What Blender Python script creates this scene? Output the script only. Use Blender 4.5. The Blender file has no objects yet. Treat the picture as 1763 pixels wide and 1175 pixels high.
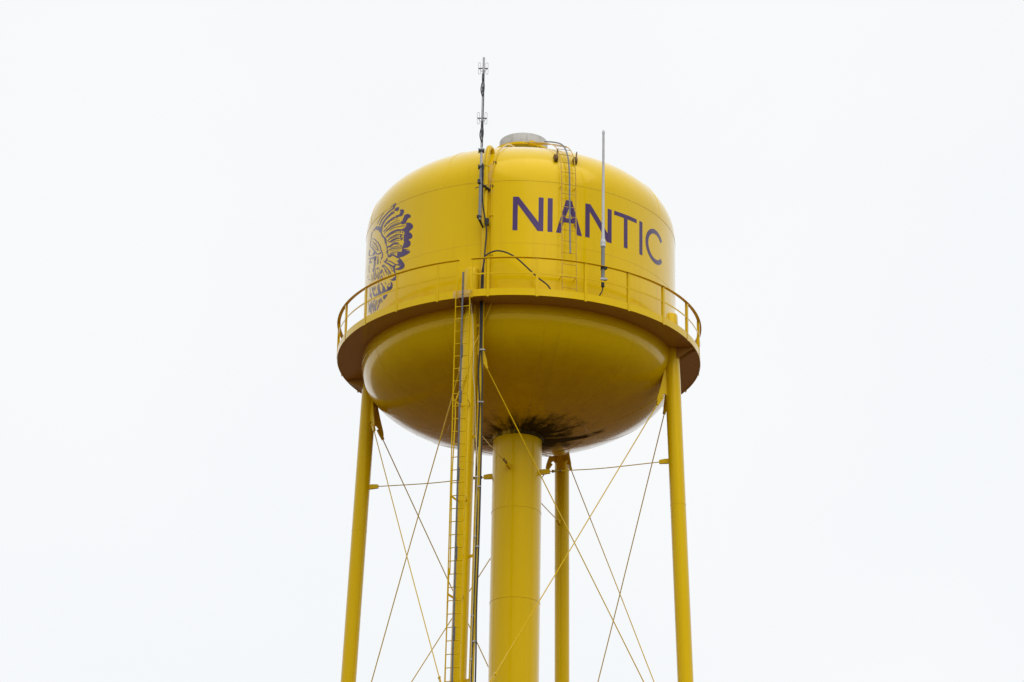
import bpy, bmesh, math, random
from mathutils import Vector, Matrix
from mathutils.geometry import tessellate_polygon

R_ = math.radians
scene = bpy.context.scene
col = scene.collection
random.seed(7)

# ---------------------------------------------------------------- camera
Z0 = 29.4775                       # height of the balcony's lower edge above ground
cam_d = bpy.data.cameras.new('camera')
cam = bpy.data.objects.new('camera', cam_d)
col.objects.link(cam)
scene.camera = cam
cam_d.sensor_width = 36.0
cam_d.lens = 103.9
cam_d.clip_start = 0.1
cam_d.clip_end = 20000
yaw, pitch, roll = -0.0025763, 0.3874211, 0.0171074
fw = Vector((math.sin(yaw) * math.cos(pitch), math.cos(yaw) * math.cos(pitch), math.sin(pitch)))
rt = fw.cross(Vector((0, 0, 1))).normalized()
up = rt.cross(fw)
rt2 = rt * math.cos(roll) + up * math.sin(roll)
up2 = -rt * math.sin(roll) + up * math.cos(roll)
m = Matrix((rt2, up2, -fw)).transposed().to_4x4()
m.translation = Vector((0, -70, 1.6))
cam.matrix_world = m

# ---------------------------------------------------------------- overcast sky and soft sun
SUN_EL, SUN_AZ = R_(52), R_(20)     # the sun stands behind the camera, to its right, hidden by cloud
world = bpy.data.worlds.new('World')
scene.world = world
world.use_nodes = True
nt = world.node_tree
nt.nodes.clear()
out = nt.nodes.new('ShaderNodeOutputWorld')
bg = nt.nodes.new('ShaderNodeBackground')
bg.inputs['Strength'].default_value = 0.1
sky = nt.nodes.new('ShaderNodeTexSky')
sky.sky_type = 'NISHITA'
sky.sun_disc = False
sky.sun_elevation = SUN_EL
sky.sun_rotation = math.pi - SUN_AZ
tc = nt.nodes.new('ShaderNodeTexCoord')
n1 = nt.nodes.new('ShaderNodeTexNoise')
n1.inputs['Scale'].default_value = 3.0
n1.inputs['Detail'].default_value = 6.0
ramp = nt.nodes.new('ShaderNodeValToRGB')
ramp.color_ramp.elements[0].position = 0.3
ramp.color_ramp.elements[0].color = (9.22, 9.48, 9.66, 1)
ramp.color_ramp.elements[1].position = 0.75
ramp.color_ramp.elements[1].color = (9.90, 9.93, 9.97, 1)
mix = nt.nodes.new('ShaderNodeMix')
mix.data_type = 'RGBA'
mix.inputs[0].default_value = 0.97   # how much of the blue is covered by cloud
nt.links.new(tc.outputs['Generated'], n1.inputs['Vector'])
nt.links.new(n1.outputs['Fac'], ramp.inputs['Fac'])
nt.links.new(sky.outputs['Color'], mix.inputs[6])
nt.links.new(ramp.outputs['Color'], mix.inputs[7])
nt.links.new(mix.outputs[2], bg.inputs['Color'])
nt.links.new(bg.outputs[0], out.inputs['Surface'])

sun_d = bpy.data.lights.new('sun', 'SUN')
sun_d.energy = 1.4
sun_d.angle = R_(60)
sun_d.color = (1.0, 0.97, 0.92)
sun = bpy.data.objects.new('sun', sun_d)
col.objects.link(sun)
sd = Vector((math.sin(SUN_AZ) * math.cos(SUN_EL), -math.cos(SUN_AZ) * math.cos(SUN_EL), math.sin(SUN_EL)))
sun.rotation_euler = sd.to_track_quat('Z', 'Y').to_euler()
sun.location = sd * 100

vs = scene.view_settings
vs.view_transform = 'Standard'
vs.look = 'None'
vs.exposure = 0.0
vs.gamma = 1.0
vs.use_curve_mapping = False
scene.cycles.use_denoising = True
scene.cycles.max_bounces = 8
scene.cycles.diffuse_bounces = 4

# ---------------------------------------------------------------- materials
class NT:
    """small helper to write node trees"""
    def __init__(self, name):
        self.m = bpy.data.materials.new(name)
        self.m.use_nodes = True
        self.t = self.m.node_tree
        self.b = self.t.nodes['Principled BSDF']
    def n(self, typ, **kw):
        o = self.t.nodes.new(typ)
        for k, v in kw.items():
            setattr(o, k, v)
        return o
    def link(self, a, b):
        self.t.links.new(a, b)
    def val(self, sock, v):
        if hasattr(v, 'is_output'):
            self.link(v, sock)
        else:
            sock.default_value = v
    def math(self, op, a, b=0.0, clamp=False):
        o = self.n('ShaderNodeMath', operation=op, use_clamp=clamp)
        self.val(o.inputs[0], a)
        self.val(o.inputs[1], b)
        return o.outputs[0]
    def pos(self):
        if not hasattr(self, '_p'):
            self._p = self.n('ShaderNodeNewGeometry').outputs['Position']
        return self._p
    def xyz(self):
        if not hasattr(self, '_s'):
            self._s = self.n('ShaderNodeSeparateXYZ')
            self.link(self.pos(), self._s.inputs[0])
        return self._s.outputs
    def comb(self, x, y, z):
        o = self.n('ShaderNodeCombineXYZ')
        for i, v in enumerate((x, y, z)):
            self.val(o.inputs[i], v)
        return o.outputs[0]
    def noise(self, vec, scale, detail=4.0, rough=0.55):
        o = self.n('ShaderNodeTexNoise')
        self.val(o.inputs['Vector'], vec)
        o.inputs['Scale'].default_value = scale
        o.inputs['Detail'].default_value = detail
        o.inputs['Roughness'].default_value = rough
        return o.outputs['Fac']
    def map(self, v, a, b, c=0.0, d=1.0):
        o = self.n('ShaderNodeMapRange')
        o.clamp = True
        o.interpolation_type = 'SMOOTHSTEP'
        self.val(o.inputs[0], v)
        for i, k in enumerate((a, b, c, d)):
            o.inputs[i + 1].default_value = k
        return o.outputs[0]
    def mix(self, f, a, b):
        o = self.n('ShaderNodeMix', data_type='RGBA')
        self.val(o.inputs[0], f)
        for s, v in ((o.inputs[6], a), (o.inputs[7], b)):
            if isinstance(v, tuple):
                s.default_value = (v[0], v[1], v[2], 1)
            else:
                self.link(v, s)
        return o.outputs[2]
    def radius_angle(self):
        x, y, z = self.xyz()
        r = self.math('SQRT', self.math('ADD', self.math('MULTIPLY', x, x), self.math('MULTIPLY', y, y)))
        a = self.math('ARCTAN2', x, self.math('MULTIPLY', y, -1.0))   # 0 faces the photographer, + to the right
        return r, a, z

YEL = (0.715, 0.488, 0.0)

def gloss(t, rough=0.3, ior=1.55, tint=(1.0, 0.62, 0.0)):
    t.b.inputs['Roughness'].default_value = rough
    t.b.inputs['IOR'].default_value = ior
    t.b.inputs['Coat Weight'].default_value = 0.8
    t.b.inputs['Coat IOR'].default_value = 1.22
    t.b.inputs['Coat Roughness'].default_value = 0.1
    t.b.inputs['Specular Tint'].default_value = (*tint, 1)   # pigment-coloured gloss that whitens at grazing angles

def worn_yellow(t, base=YEL):
    """paint colour with faint fading in patches and thin run-down streaks"""
    x, y, z = t.xyz()
    big = t.noise(t.pos(), 0.55, 3.0)
    fine = t.noise(t.pos(), 9.0, 5.0)
    streak = t.noise(t.comb(t.math('MULTIPLY', x, 5.0), t.math('MULTIPLY', y, 5.0), t.math('MULTIPLY', z, 0.25)), 1.0, 4.0)
    c = t.mix(t.map(big, 0.35, 0.7, 0.0, 0.35), base, (base[0] * 1.05, base[1] * 1.06, base[2] + 0.004))
    c = t.mix(t.map(streak, 0.52, 0.75, 0.0, 0.22), c, (base[0] * 0.86, base[1] * 0.80, base[2]))
    c = t.mix(t.map(fine, 0.62, 0.78, 0.0, 0.25), c, (base[0] * 0.9, base[1] * 0.86, base[2]))
    return c

def mat_yellow():
    t = NT('yellow_paint')
    t.link(worn_yellow(t, (0.675, 0.452, 0.0)), t.b.inputs['Base Color'])
    gloss(t, 0.24)
    return t.m

def mat_tank():
    t = NT('tank_paint')
    c = worn_yellow(t)
    r, a, z = t.radius_angle()
    zl = t.math('SUBTRACT', z, Z0)
    # chalky bleached film on the roof and faint run-off marks below the roof seam
    run = t.noise(t.comb(t.math('MULTIPLY', a, 22.0), 0.0, t.math('MULTIPLY', zl, 0.35)), 1.0, 4.0)
    c = t.mix(t.math('MULTIPLY', t.map(run, 0.55, 0.8), t.map(zl, 0.1, 3.2, 0.30, 0.18)), c, (0.50, 0.31, 0.02))
    # touched-up band low on the shell and a bare patch beside the overflow bend
    tn = t.math('MULTIPLY', t.math('SUBTRACT', t.noise(t.comb(t.math('MULTIPLY', a, 5.0), 0.0, zl), 1.0, 4.0), 0.5), 1.1)
    low = t.math('MULTIPLY', t.map(t.math('ADD', zl, tn), 0.62, 0.50), t.map(zl, -0.1, 0.0))
    c = t.mix(t.math('MULTIPLY', low, 0.45), c, (0.80, 0.50, 0.0))
    pn = t.math('MULTIPLY', t.math('SUBTRACT', t.noise(t.pos(), 6.0, 5.0), 0.5), 0.09)
    pa_ = t.math('ADD', a, pn)
    bare = t.math('MULTIPLY', t.map(pa_, R_(-12.0), R_(-11.6)), t.map(pa_, R_(-10.6), R_(-10.2), 1.0, 0.0))
    bare = t.math('MULTIPLY', bare, t.math('MULTIPLY', t.map(zl, 2.9, 3.2), t.map(zl, 3.75, 3.95, 1.0, 0.0)))
    c = t.mix(t.math('MULTIPLY', bare, 0.6), c, (0.62, 0.42, 0.20))
    # mildew creeping out from the riser over the bottom plates
    under = t.map(zl, -1.25, -1.5, 0.0, 1.0)
    nx = t.math('DIVIDE', t.xyz()[0], r)
    ny = t.math('DIVIDE', t.xyz()[1], r)
    st = t.noise(t.comb(t.math('MULTIPLY', nx, 7.5), t.math('MULTIPLY', ny, 7.5), t.math('MULTIPLY', r, 1.0)), 1.0, 5.0, 0.65)
    sp = t.noise(t.pos(), 3.0, 6.0, 0.7)
    n_ = t.math('ADD', t.math('MULTIPLY', st, 1.05), t.math('SUBTRACT', t.math('MULTIPLY', sp, 0.8), 0.38))
    reach = t.map(r, 0.62, 2.6, 0.44, -0.36)
    side = t.math('MULTIPLY', t.map(t.math('SINE', a), -0.7, 0.9, -0.13, 0.12), 1.0)
    # one long tongue of grime running out to the right
    da = t.math('ABSOLUTE', t.math('SUBTRACT', a, t.math('ADD', t.math('MULTIPLY', r, -0.19), 2.03)))
    tongue = t.math('MULTIPLY', t.map(da, 0.035, 0.13, 0.40, 0.0), t.map(r, 2.0, 2.5, 1.0, 0.0))
    k = t.math('ADD', t.math('ADD', n_, reach), t.math('ADD', side, tongue))
    # thin wisps drawn outward by running water
    wi = t.noise(t.comb(t.math('MULTIPLY', nx, 16.0), t.math('MULTIPLY', ny, 16.0), t.math('MULTIPLY', r, 1.0)), 1.0, 4.0, 0.6)
    wisp = t.math('MULTIPLY', t.map(wi, 0.60, 0.70, 0.0, 0.75), t.map(r, 1.3, 2.7, 1.0, 0.0))
    wisp = t.math('MULTIPLY', wisp, t.map(sp, 0.42, 0.58))
    dirt = t.math('MULTIPLY', t.math('MAXIMUM', t.map(k, 0.50, 1.05, 0.0, 0.94), wisp), under)
    # mottled browner tone, stronger downwards, over the whole bowl
    bowl_tone = t.math('MULTIPLY', t.map(zl, -0.1, -1.3, 0.0, 1.0), t.map(sp, 0.3, 0.75, 0.12, 0.40))
    c = t.mix(bowl_tone, c, (0.44, 0.24, 0.0))
    c = t.mix(dirt, c, (0.014, 0.013, 0.009))
    t.link(c, t.b.inputs['Base Color'])
    gloss(t, 0.2, 1.6)
    rg = t.math('ADD', t.map(sp, 0.3, 0.75, 0.17, 0.28), t.math('MULTIPLY', dirt, 0.5))
    t.link(rg, t.b.inputs['Roughness'])
    t.link(t.math('SUBTRACT', 0.5, t.math('MULTIPLY', dirt, 0.5), True), t.b.inputs['Specular IOR Level'])
    t.link(t.math('SUBTRACT', 0.8, t.math('MULTIPLY', dirt, 0.8), True), t.b.inputs['Coat Weight'])
    # plates are never perfectly flat
    bp = t.n('ShaderNodeBump')
    bp.inputs['Strength'].default_value = 0.15
    bp.inputs['Distance'].default_value = 0.05
    t.link(t.noise(t.pos(), 1.3, 2.0), bp.inputs['Height'])
    t.link(bp.outputs[0], t.b.inputs['Normal'])
    return t.m

def mat_fascia():
    t = NT('fascia_paint')
    c = worn_yellow(t)
    r, a, z = t.radius_angle()
    n_ = t.math('MULTIPLY', t.math('SUBTRACT', t.noise(t.pos(), 7.0, 4.0), 0.5), 0.03)
    an = t.math('ADD', a, n_)
    msk = t.math('MULTIPLY', t.map(an, R_(-20.6), R_(-20.2)), t.map(an, R_(-14.9), R_(-14.5), 1.0, 0.0))
    c = t.mix(t.math('MULTIPLY', msk, 0.8), c, (0.60, 0.42, 0.20))
    drip = t.noise(t.comb(t.math('MULTIPLY', a, 60.0), 0.0, t.math('MULTIPLY', z, 1.2)), 1.0, 3.0)
    c = t.mix(t.map(drip, 0.60, 0.80, 0.0, 0.45), c, (0.40, 0.20, 0.02))
    t.link(c, t.b.inputs['Base Color'])
    gloss(t, 0.35)
    return t.m

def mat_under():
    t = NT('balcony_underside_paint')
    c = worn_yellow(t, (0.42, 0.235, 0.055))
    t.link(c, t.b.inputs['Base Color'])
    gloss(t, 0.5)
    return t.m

def mat_plain(name, colr, rough=0.5, metal=0.0, var=0.25, scale=12.0):
    t = NT(name)
    n_ = t.noise(t.pos(), scale, 4.0)
    d = tuple(v * (1 - var) for v in colr)
    t.link(t.mix(t.map(n_, 0.35, 0.7), colr, d), t.b.inputs['Base Color'])
    t.b.inputs['Roughness'].default_value = rough
    t.b.inputs['Metallic'].default_value = metal
    return t.m

def mat_purple():
    t = NT('purple_paint')
    x, y, z = t.xyz()
    streak = t.noise(t.comb(t.math('MULTIPLY', x, 6.0), t.math('MULTIPLY', y, 6.0), t.math('MULTIPLY', z, 0.8)), 1.0, 5.0)
    c = t.mix(t.map(streak, 0.4, 0.75, 0.0, 0.5), (0.050, 0.026, 0.088), (0.078, 0.045, 0.120))
    t.link(c, t.b.inputs['Base Color'])
    gloss(t, 0.3, 1.55, (0.4, 0.25, 0.7))
    return t.m

def mat_concrete_ground():
    t = NT('ground_soil_and_grass')
    a = t.noise(t.pos(), 0.06, 6.0)
    b = t.noise(t.pos(), 1.7, 6.0)
    c = t.mix(t.map(b, 0.3, 0.7), (0.090, 0.044, 0.018), (0.128, 0.064, 0.028))
    c = t.mix(t.map(a, 0.48, 0.62), c, (0.068, 0.044, 0.014))
    t.link(c, t.b.inputs['Base Color'])
    t.b.inputs['Roughness'].default_value = 0.95
    return t.m

M = {
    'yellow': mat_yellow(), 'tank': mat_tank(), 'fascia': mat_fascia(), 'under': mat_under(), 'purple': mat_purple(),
    'dark_grey': mat_plain('dark_grey_steel', (0.10, 0.105, 0.115), 0.5, 0.2, 0.25),
    'mast_light': mat_plain('grey_pipe', (0.19, 0.20, 0.21), 0.45, 0.1, 0.25),
    'oxide': mat_plain('faded_ladder_paint', (0.62, 0.39, 0.020), 0.5, 0.0, 0.25),
    'rail_grey': mat_plain('climbing_rail_grey', (0.135, 0.14, 0.155), 0.45, 0.2, 0.3),
    'galv': mat_plain('galvanised_steel', (0.42, 0.43, 0.44), 0.45, 0.35, 0.3),
    'zinc': mat_plain('vent_sheet_zinc', (0.50, 0.50, 0.49), 0.6, 0.0, 0.18, 5.0),
    'mast': mat_plain('mast_grey_tube', (0.20, 0.215, 0.235), 0.45, 0.3, 0.25),
    'dark': mat_plain('dark_clamp_steel', (0.028, 0.028, 0.032), 0.45, 0.2, 0.3),
    'rubber': mat_plain('cable_rubber', (0.022, 0.018, 0.022), 0.65, 0.0, 0.3),
    'fibre': mat_plain('white_fibreglass', (0.56, 0.58, 0.60), 0.4, 0.0, 0.12),
    'rust': mat_plain('rusty_fitting', (0.20, 0.105, 0.022), 0.7, 0.0, 0.45, 30.0),
    'wire': mat_plain('pale_wire', (0.56, 0.49, 0.27), 0.6, 0.0, 0.2),
    'concrete': mat_plain('concrete', (0.34, 0.33, 0.31), 0.9, 0.0, 0.25, 2.0),
    'ground': mat_concrete_ground(),
}

# ---------------------------------------------------------------- mesh helpers
def er(a):
    """radial direction at azimuth a (0 = towards the photographer, + = to the right)"""
    return Vector((math.sin(a), -math.cos(a), 0))
def et(a):
    return Vector((math.cos(a), math.sin(a), 0))
def cy(deg, r, z):
    v = er(R_(deg)) * r
    v.z = z + Z0
    return v

class MB:
    def __init__(self):
        self.v, self.f = [], []
    def add(self, vs, fs):
        o = len(self.v)
        self.v += [tuple(q) for q in vs]
        self.f += [tuple(i + o for i in g) for g in fs]
        return self
    def tube(self, path, rad, seg=8, caps=True):
        path = [Vector(q) for q in path]
        n = len(path)
        rads = rad if isinstance(rad, (list, tuple)) else [rad] * n
        tang = []
        for i in range(n):
            d = path[min(i + 1, n - 1)] - path[max(i - 1, 0)]
            tang.append(d.normalized())
        ref = Vector((1, 0, 0)) if abs(tang[0].x) < 0.8 else Vector((0, 1, 0))
        u = tang[0].cross(ref).normalized()
        vs, fs = [], []
        for i in range(n):
            u = (u - tang[i] * u.dot(tang[i])).normalized()
            w = tang[i].cross(u)
            for k in range(seg):
                a = 2 * math.pi * k / seg
                vs.append(path[i] + (u * math.cos(a) + w * math.sin(a)) * rads[i])
        for i in range(n - 1):
            for k in range(seg):
                k2 = (k + 1) % seg
                fs.append((i * seg + k, i * seg + k2, (i + 1) * seg + k2, (i + 1) * seg + k))
        if caps:
            fs.append(tuple(reversed(range(seg))))
            fs.append(tuple(range((n - 1) * seg, n * seg)))
        return self.add(vs, fs)
    def box(self, c, ax, ay, az, sx, sy, sz):
        """box centred on c, half sizes along the three axes are s/2"""
        c = Vector(c)
        vs = []
        for k in (-1, 1):
            for j in (-1, 1):
                for i in (-1, 1):
                    vs.append(c + ax * (i * sx / 2) + ay * (j * sy / 2) + az * (k * sz / 2))
        return self.add(vs, [(0, 2, 3, 1), (4, 5, 7, 6), (0, 1, 5, 4), (1, 3, 7, 5), (3, 2, 6, 7), (2, 0, 4, 6)])
    def bar(self, a, b, side, w, t):
        """flat bar from a to b, width w along side, thickness t"""
        a, b = Vector(a), Vector(b)
        d = (b - a).normalized()
        s = (side - d * side.dot(d)).normalized()
        q = d.cross(s)
        return self.box((a + b) / 2, d, s, q, (b - a).length, w, t)
    def prism(self, pts, thick):
        """flat polygon pushed out by the vector thick, centred on it"""
        h = thick / 2
        n = len(pts)
        vs = [Vector(q) - h for q in pts] + [Vector(q) + h for q in pts]
        fs = [tuple(reversed(range(n))), tuple(range(n, 2 * n))]
        for i in range(n):
            j = (i + 1) % n
            fs.append((i, j, n + j, n + i))
        return self.add(vs, fs)
    def lathe(self, prof, seg=96, a0=None, a1=None, closed=False):
        """turn (r, z) points about the tower axis; a0..a1 in degrees for part of a ring"""
        full = a0 is None
        cnt = seg if full else seg + 1
        vs, fs = [], []
        for i in range(cnt):
            a = 2 * math.pi * i / seg if full else R_(a0 + (a1 - a0) * i / seg)
            e = er(a)
            for r, z in prof:
                vs.append((e.x * r, e.y * r, z + Z0))
        n = len(prof)
        last = n if closed else n - 1
        for i in range(seg):
            i2 = (i + 1) % seg if full else i + 1
            for k in range(last):
                k2 = (k + 1) % n
                fs.append((i * n + k, i2 * n + k, i2 * n + k2, i * n + k2))
        if not full and closed:
            fs.append(tuple(range(n)))
            fs.append(tuple(reversed(range(seg * n, seg * n + n))))
        return self.add(vs, fs)
    def mesh(self, name, mat, smooth=True, angle=40):
        me = bpy.data.meshes.new(name)
        me.from_pydata(self.v, [], self.f)
        bm = bmesh.new()
        bm.from_mesh(me)
        bmesh.ops.remove_doubles(bm, verts=bm.verts, dist=1e-6)
        bmesh.ops.recalc_face_normals(bm, faces=bm.faces)
        if smooth:
            for f in bm.faces:
                f.smooth = True
            for e in bm.edges:
                if len(e.link_faces) == 2 and e.calc_face_angle(0) > R_(angle):
                    e.smooth = False
        bm.to_mesh(me)
        bm.free()
        me.materials.append(M[mat])
        return me
    def build(self, name, mat, parent=None, smooth=True, angle=40):
        o = bpy.data.objects.new(name, self.mesh(name, mat, smooth, angle))
        col.objects.link(o)
        o.parent = parent
        return o

def empty(name, parent=None):
    o = bpy.data.objects.new(name, None)
    col.objects.link(o)
    o.parent = parent
    o.empty_display_size = 0.2
    return o
def tag(o, label=None, cat=None, group=None, kind=None):
    for k, v in (('label', label), ('category', cat), ('group', group), ('kind', kind)):
        if v:
            o[k] = v
    return o
def spline(pts, n=6):
    P = [Vector(q) for q in pts]
    o = []
    for i in range(len(P) - 1):
        p1, p2 = P[i], P[i + 1]
        p0 = P[i - 1] if i else p1 * 2 - p2
        p3 = P[i + 2] if i + 2 < len(P) else p2 * 2 - p1
        for k in range(n):
            t = k / n
            o.append(((p1 * 2) + (p2 - p0) * t + (p0 * 2 - p1 * 5 + p2 * 4 - p3) * t * t + (p1 * 3 - p0 - p2 * 3 + p3) * t ** 3) * 0.5)
    o.append(P[-1])
    return o

# ---------------------------------------------------------------- ground (below the frame; it lights the underside of the bowl)
g = MB()
g.add([(-6000, -6000, 0), (6000, -6000, 0), (6000, 6000, 0), (-6000, 6000, 0)], [(0, 1, 2, 3)])
tag(g.build('ground', 'ground'), kind='structure')

# ================================================================ the water tower
tower = empty('water_tower')
tag(tower, 'yellow steel water tower with purple lettering standing on four slender legs', 'water tower')

RT = 4.0            # tank radius
DZ, DH, DN = 3.336, 1.9, 2.35       # dome spring line, rise, roundness
BZ, BH, BR = -0.18, 1.8, 3.985      # bowl spring line, depth, radius
def dome_z(r):
    return DZ + DH * max(0.0, 1 - (r / RT) ** DN) ** (1 / DN)
def dome_pt(t):
    return RT * math.cos(t) ** (2 / DN), DZ + DH * math.sin(t) ** (2 / DN)
def bowl_z(r):
    return BZ - BH * math.sqrt(max(0.0, 1 - (r / BR) ** 2))

# ---- tank shell
prof = []
N = 72
for i in range(N + 1):
    r, z = dome_pt(math.pi / 2 * (1 - i / N))
    prof.append((max(r, 0.0005), z))
for z in (3.0, 2.4, 1.8, 1.2, 0.6, 0.0):
    prof.append((RT, z))
for i in range(1, N + 1):
    t = math.pi / 2 * i / N
    prof.append((max(BR * math.cos(t), 0.0005), BZ - BH * math.sin(t)))
tank = MB().lathe(prof, 288).build('tank', 'tank', tower)
tag(tank, 'glossy yellow tank with domed roof and rounded bowl, dark mildew round the riser')

# ---- weld seams of the shell plates
def ring_seam(r, z, rad=0.010, name='weld_seam'):
    p = [(r + rad * math.cos(a), z + rad * math.sin(a)) for a in [2 * math.pi * k / 6 for k in range(6)]]
    return MB().lathe(p, 192, closed=True).build(name, 'tank', tank)
ring_seam(RT - 0.002, DZ, 0.008)
ring_seam(RT - 0.004, 1.655, 0.0075)
ring_seam(BR, BZ - 0.02, 0.008)
for k in range(8):                          # seams of the roof plates
    a = -28.5 + 45 * k
    pts = []
    for i in range(25):
        r, z = dome_pt(math.pi / 2 * (0.01 + 0.88 * i / 24))
        pts.append(cy(a, r + 0.001, z))
    MB().tube(pts, 0.009, 5).build('weld_seam', 'tank', tank)
for z0, z1, azs in ((1.665, 3.32, (-43, 47, 137, 227)), (-0.15, 1.645, (-30, 60, 150, 240))):   # upright seams of the two shell courses
    for a in azs:
        MB().tube([cy(a, RT - 0.003, z0), cy(a, RT - 0.003, z1)], 0.006, 5).build('weld_seam', 'tank', tank)
for k in range(10):                         # seams of the bowl plates
    a = 9 + 36 * k
    pts = []
    for i in range(22):
        t = math.pi / 2 * (0.03 + 0.80 * i / 21)
        pts.append(cy(a, BR * math.cos(t) + 0.0005, BZ - BH * math.sin(t) - 0.0005))
    MB().tube(pts, 0.006, 5).build('weld_seam', 'tank', tank)
tt = math.acos(1.75 / BR)
ring_seam(BR * math.cos(tt), BZ - BH * math.sin(tt) - 0.001, 0.007)

# ---- writing on the tank: flat outlines (metres along the shell, height) wrapped round it
def wrap_paint(outlines, name, lift=0.004, parent=tank, label=None, step=1.1):
    bm = bmesh.new()
    for ol in outlines:
        pts = []
        for q in ol:
            if not pts or (abs(q[0] - pts[-1][0]) + abs(q[1] - pts[-1][1])) > 1e-6:
                pts.append(q)
        if len(pts) > 2 and abs(pts[0][0] - pts[-1][0]) + abs(pts[0][1] - pts[-1][1]) < 1e-6:
            pts.pop()
        vv = [Vector((a, 0, z)) for a, z in pts]
        tris = tessellate_polygon([vv])
        bv = [bm.verts.new(q) for q in vv]
        for t in tris:
            try:
                bm.faces.new([bv[i] for i in t])
            except ValueError:
                pass
    lo = min(v.co.x for v in bm.verts)
    hi = max(v.co.x for v in bm.verts)
    x = math.floor(lo / step) * step + step
    while x < hi:
        bmesh.ops.bisect_plane(bm, geom=bm.verts[:] + bm.edges[:] + bm.faces[:], dist=1e-7, plane_co=(x, 0, 0), plane_no=(1, 0, 0))
        x += step
    for v in bm.verts:
        z = v.co.z
        r = RT if z < DZ else RT * max(0.0, 1 - ((z - DZ) / DH) ** DN) ** (1 / DN)
        v.co = cy(v.co.x, r + lift, z)
    for f in bm.faces:
        f.normal_update()
        if f.normal.dot(Vector((f.calc_center_median().x, f.calc_center_median().y, 0))) < 0:
            f.normal_flip()
        f.smooth = True
    me = bpy.data.meshes.new(name)
    bm.to_mesh(me)
    bm.free()
    me.materials.append(M['purple'])
    o = bpy.data.objects.new(name, me)
    col.objects.link(o)
    o.parent = parent
    return tag(o, label)

ZB, ZT, SW = 1.985, 2.893, 0.121
def deg(s):
    return math.degrees(s / RT)
def letter(polys, label):
    wrap_paint([[(deg(x), z) for x, z in pl] for pl in polys], 'painted_letter', label=label)
def rect(x0, x1, z0=ZB, z1=ZT):
    return [(x0, z0), (x1, z0), (x1, z1), (x0, z1)]
def letter_n(x0, x1):
    d = SW * 1.19
    return [[(x0, ZB), (x0 + SW, ZB), (x0 + SW, ZT - 0.205), (x1 - SW - 0.02, ZB), (x1, ZB), (x1, ZT), (x1 - SW, ZT),
             (x1 - SW, ZB + 0.235), (x0 + SW + 0.018, ZT), (x0, ZT)]]
letter(letter_n(-0.205, 0.550), 'purple letter N at the start of the word')
letter([rect(0.655, 0.778)], 'purple letter I between the first N and the A')
ax0, ax1, axm = 0.868, 1.543, 1.2
# the A has an eye: two legs, a cross bar and the joined top
letter([[(ax0, ZB), (ax0 + 0.125, ZB), (1.060, 2.285), (1.100, 2.405), (1.190, 2.665), (1.192, ZT), (1.118, ZT)],
        [(ax1, ZB), (1.268, ZT), (1.192, ZT), (1.190, 2.665), (1.282, 2.405), (1.322, 2.285), (ax1 - 0.128, ZB)],
        [(1.060, 2.285), (1.322, 2.285), (1.282, 2.405), (1.100, 2.405)]], 'purple letter A behind the roof ladder')
letter(letter_n(1.628, 2.384), 'purple letter N between the A and the T, partly behind the white whip antenna')
letter([[(2.464, 2.785), (2.776, 2.785), (2.776, ZB), (2.898, ZB), (2.898, 2.785), (3.227, 2.785), (3.227, ZT), (2.464, ZT)]], 'purple letter T')
letter([rect(3.332, 3.452)], 'purple letter I between the T and the C')
cx, cz, ro, ri = 4.045, 2.439, 0.465, 0.345
arc_o, arc_i = [], []
for k in range(41):
    a = R_(38 + (322 - 38) * k / 40)
    arc_o.append((cx + ro * math.cos(a), cz + ro * math.sin(a)))
    arc_i.append((cx + ri * math.cos(a), cz + ri * math.sin(a)))
letter([[arc_o[k], arc_o[k + 1], arc_i[k + 1], arc_i[k]] for k in range(40)], 'purple letter C at the end of the word')

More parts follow.
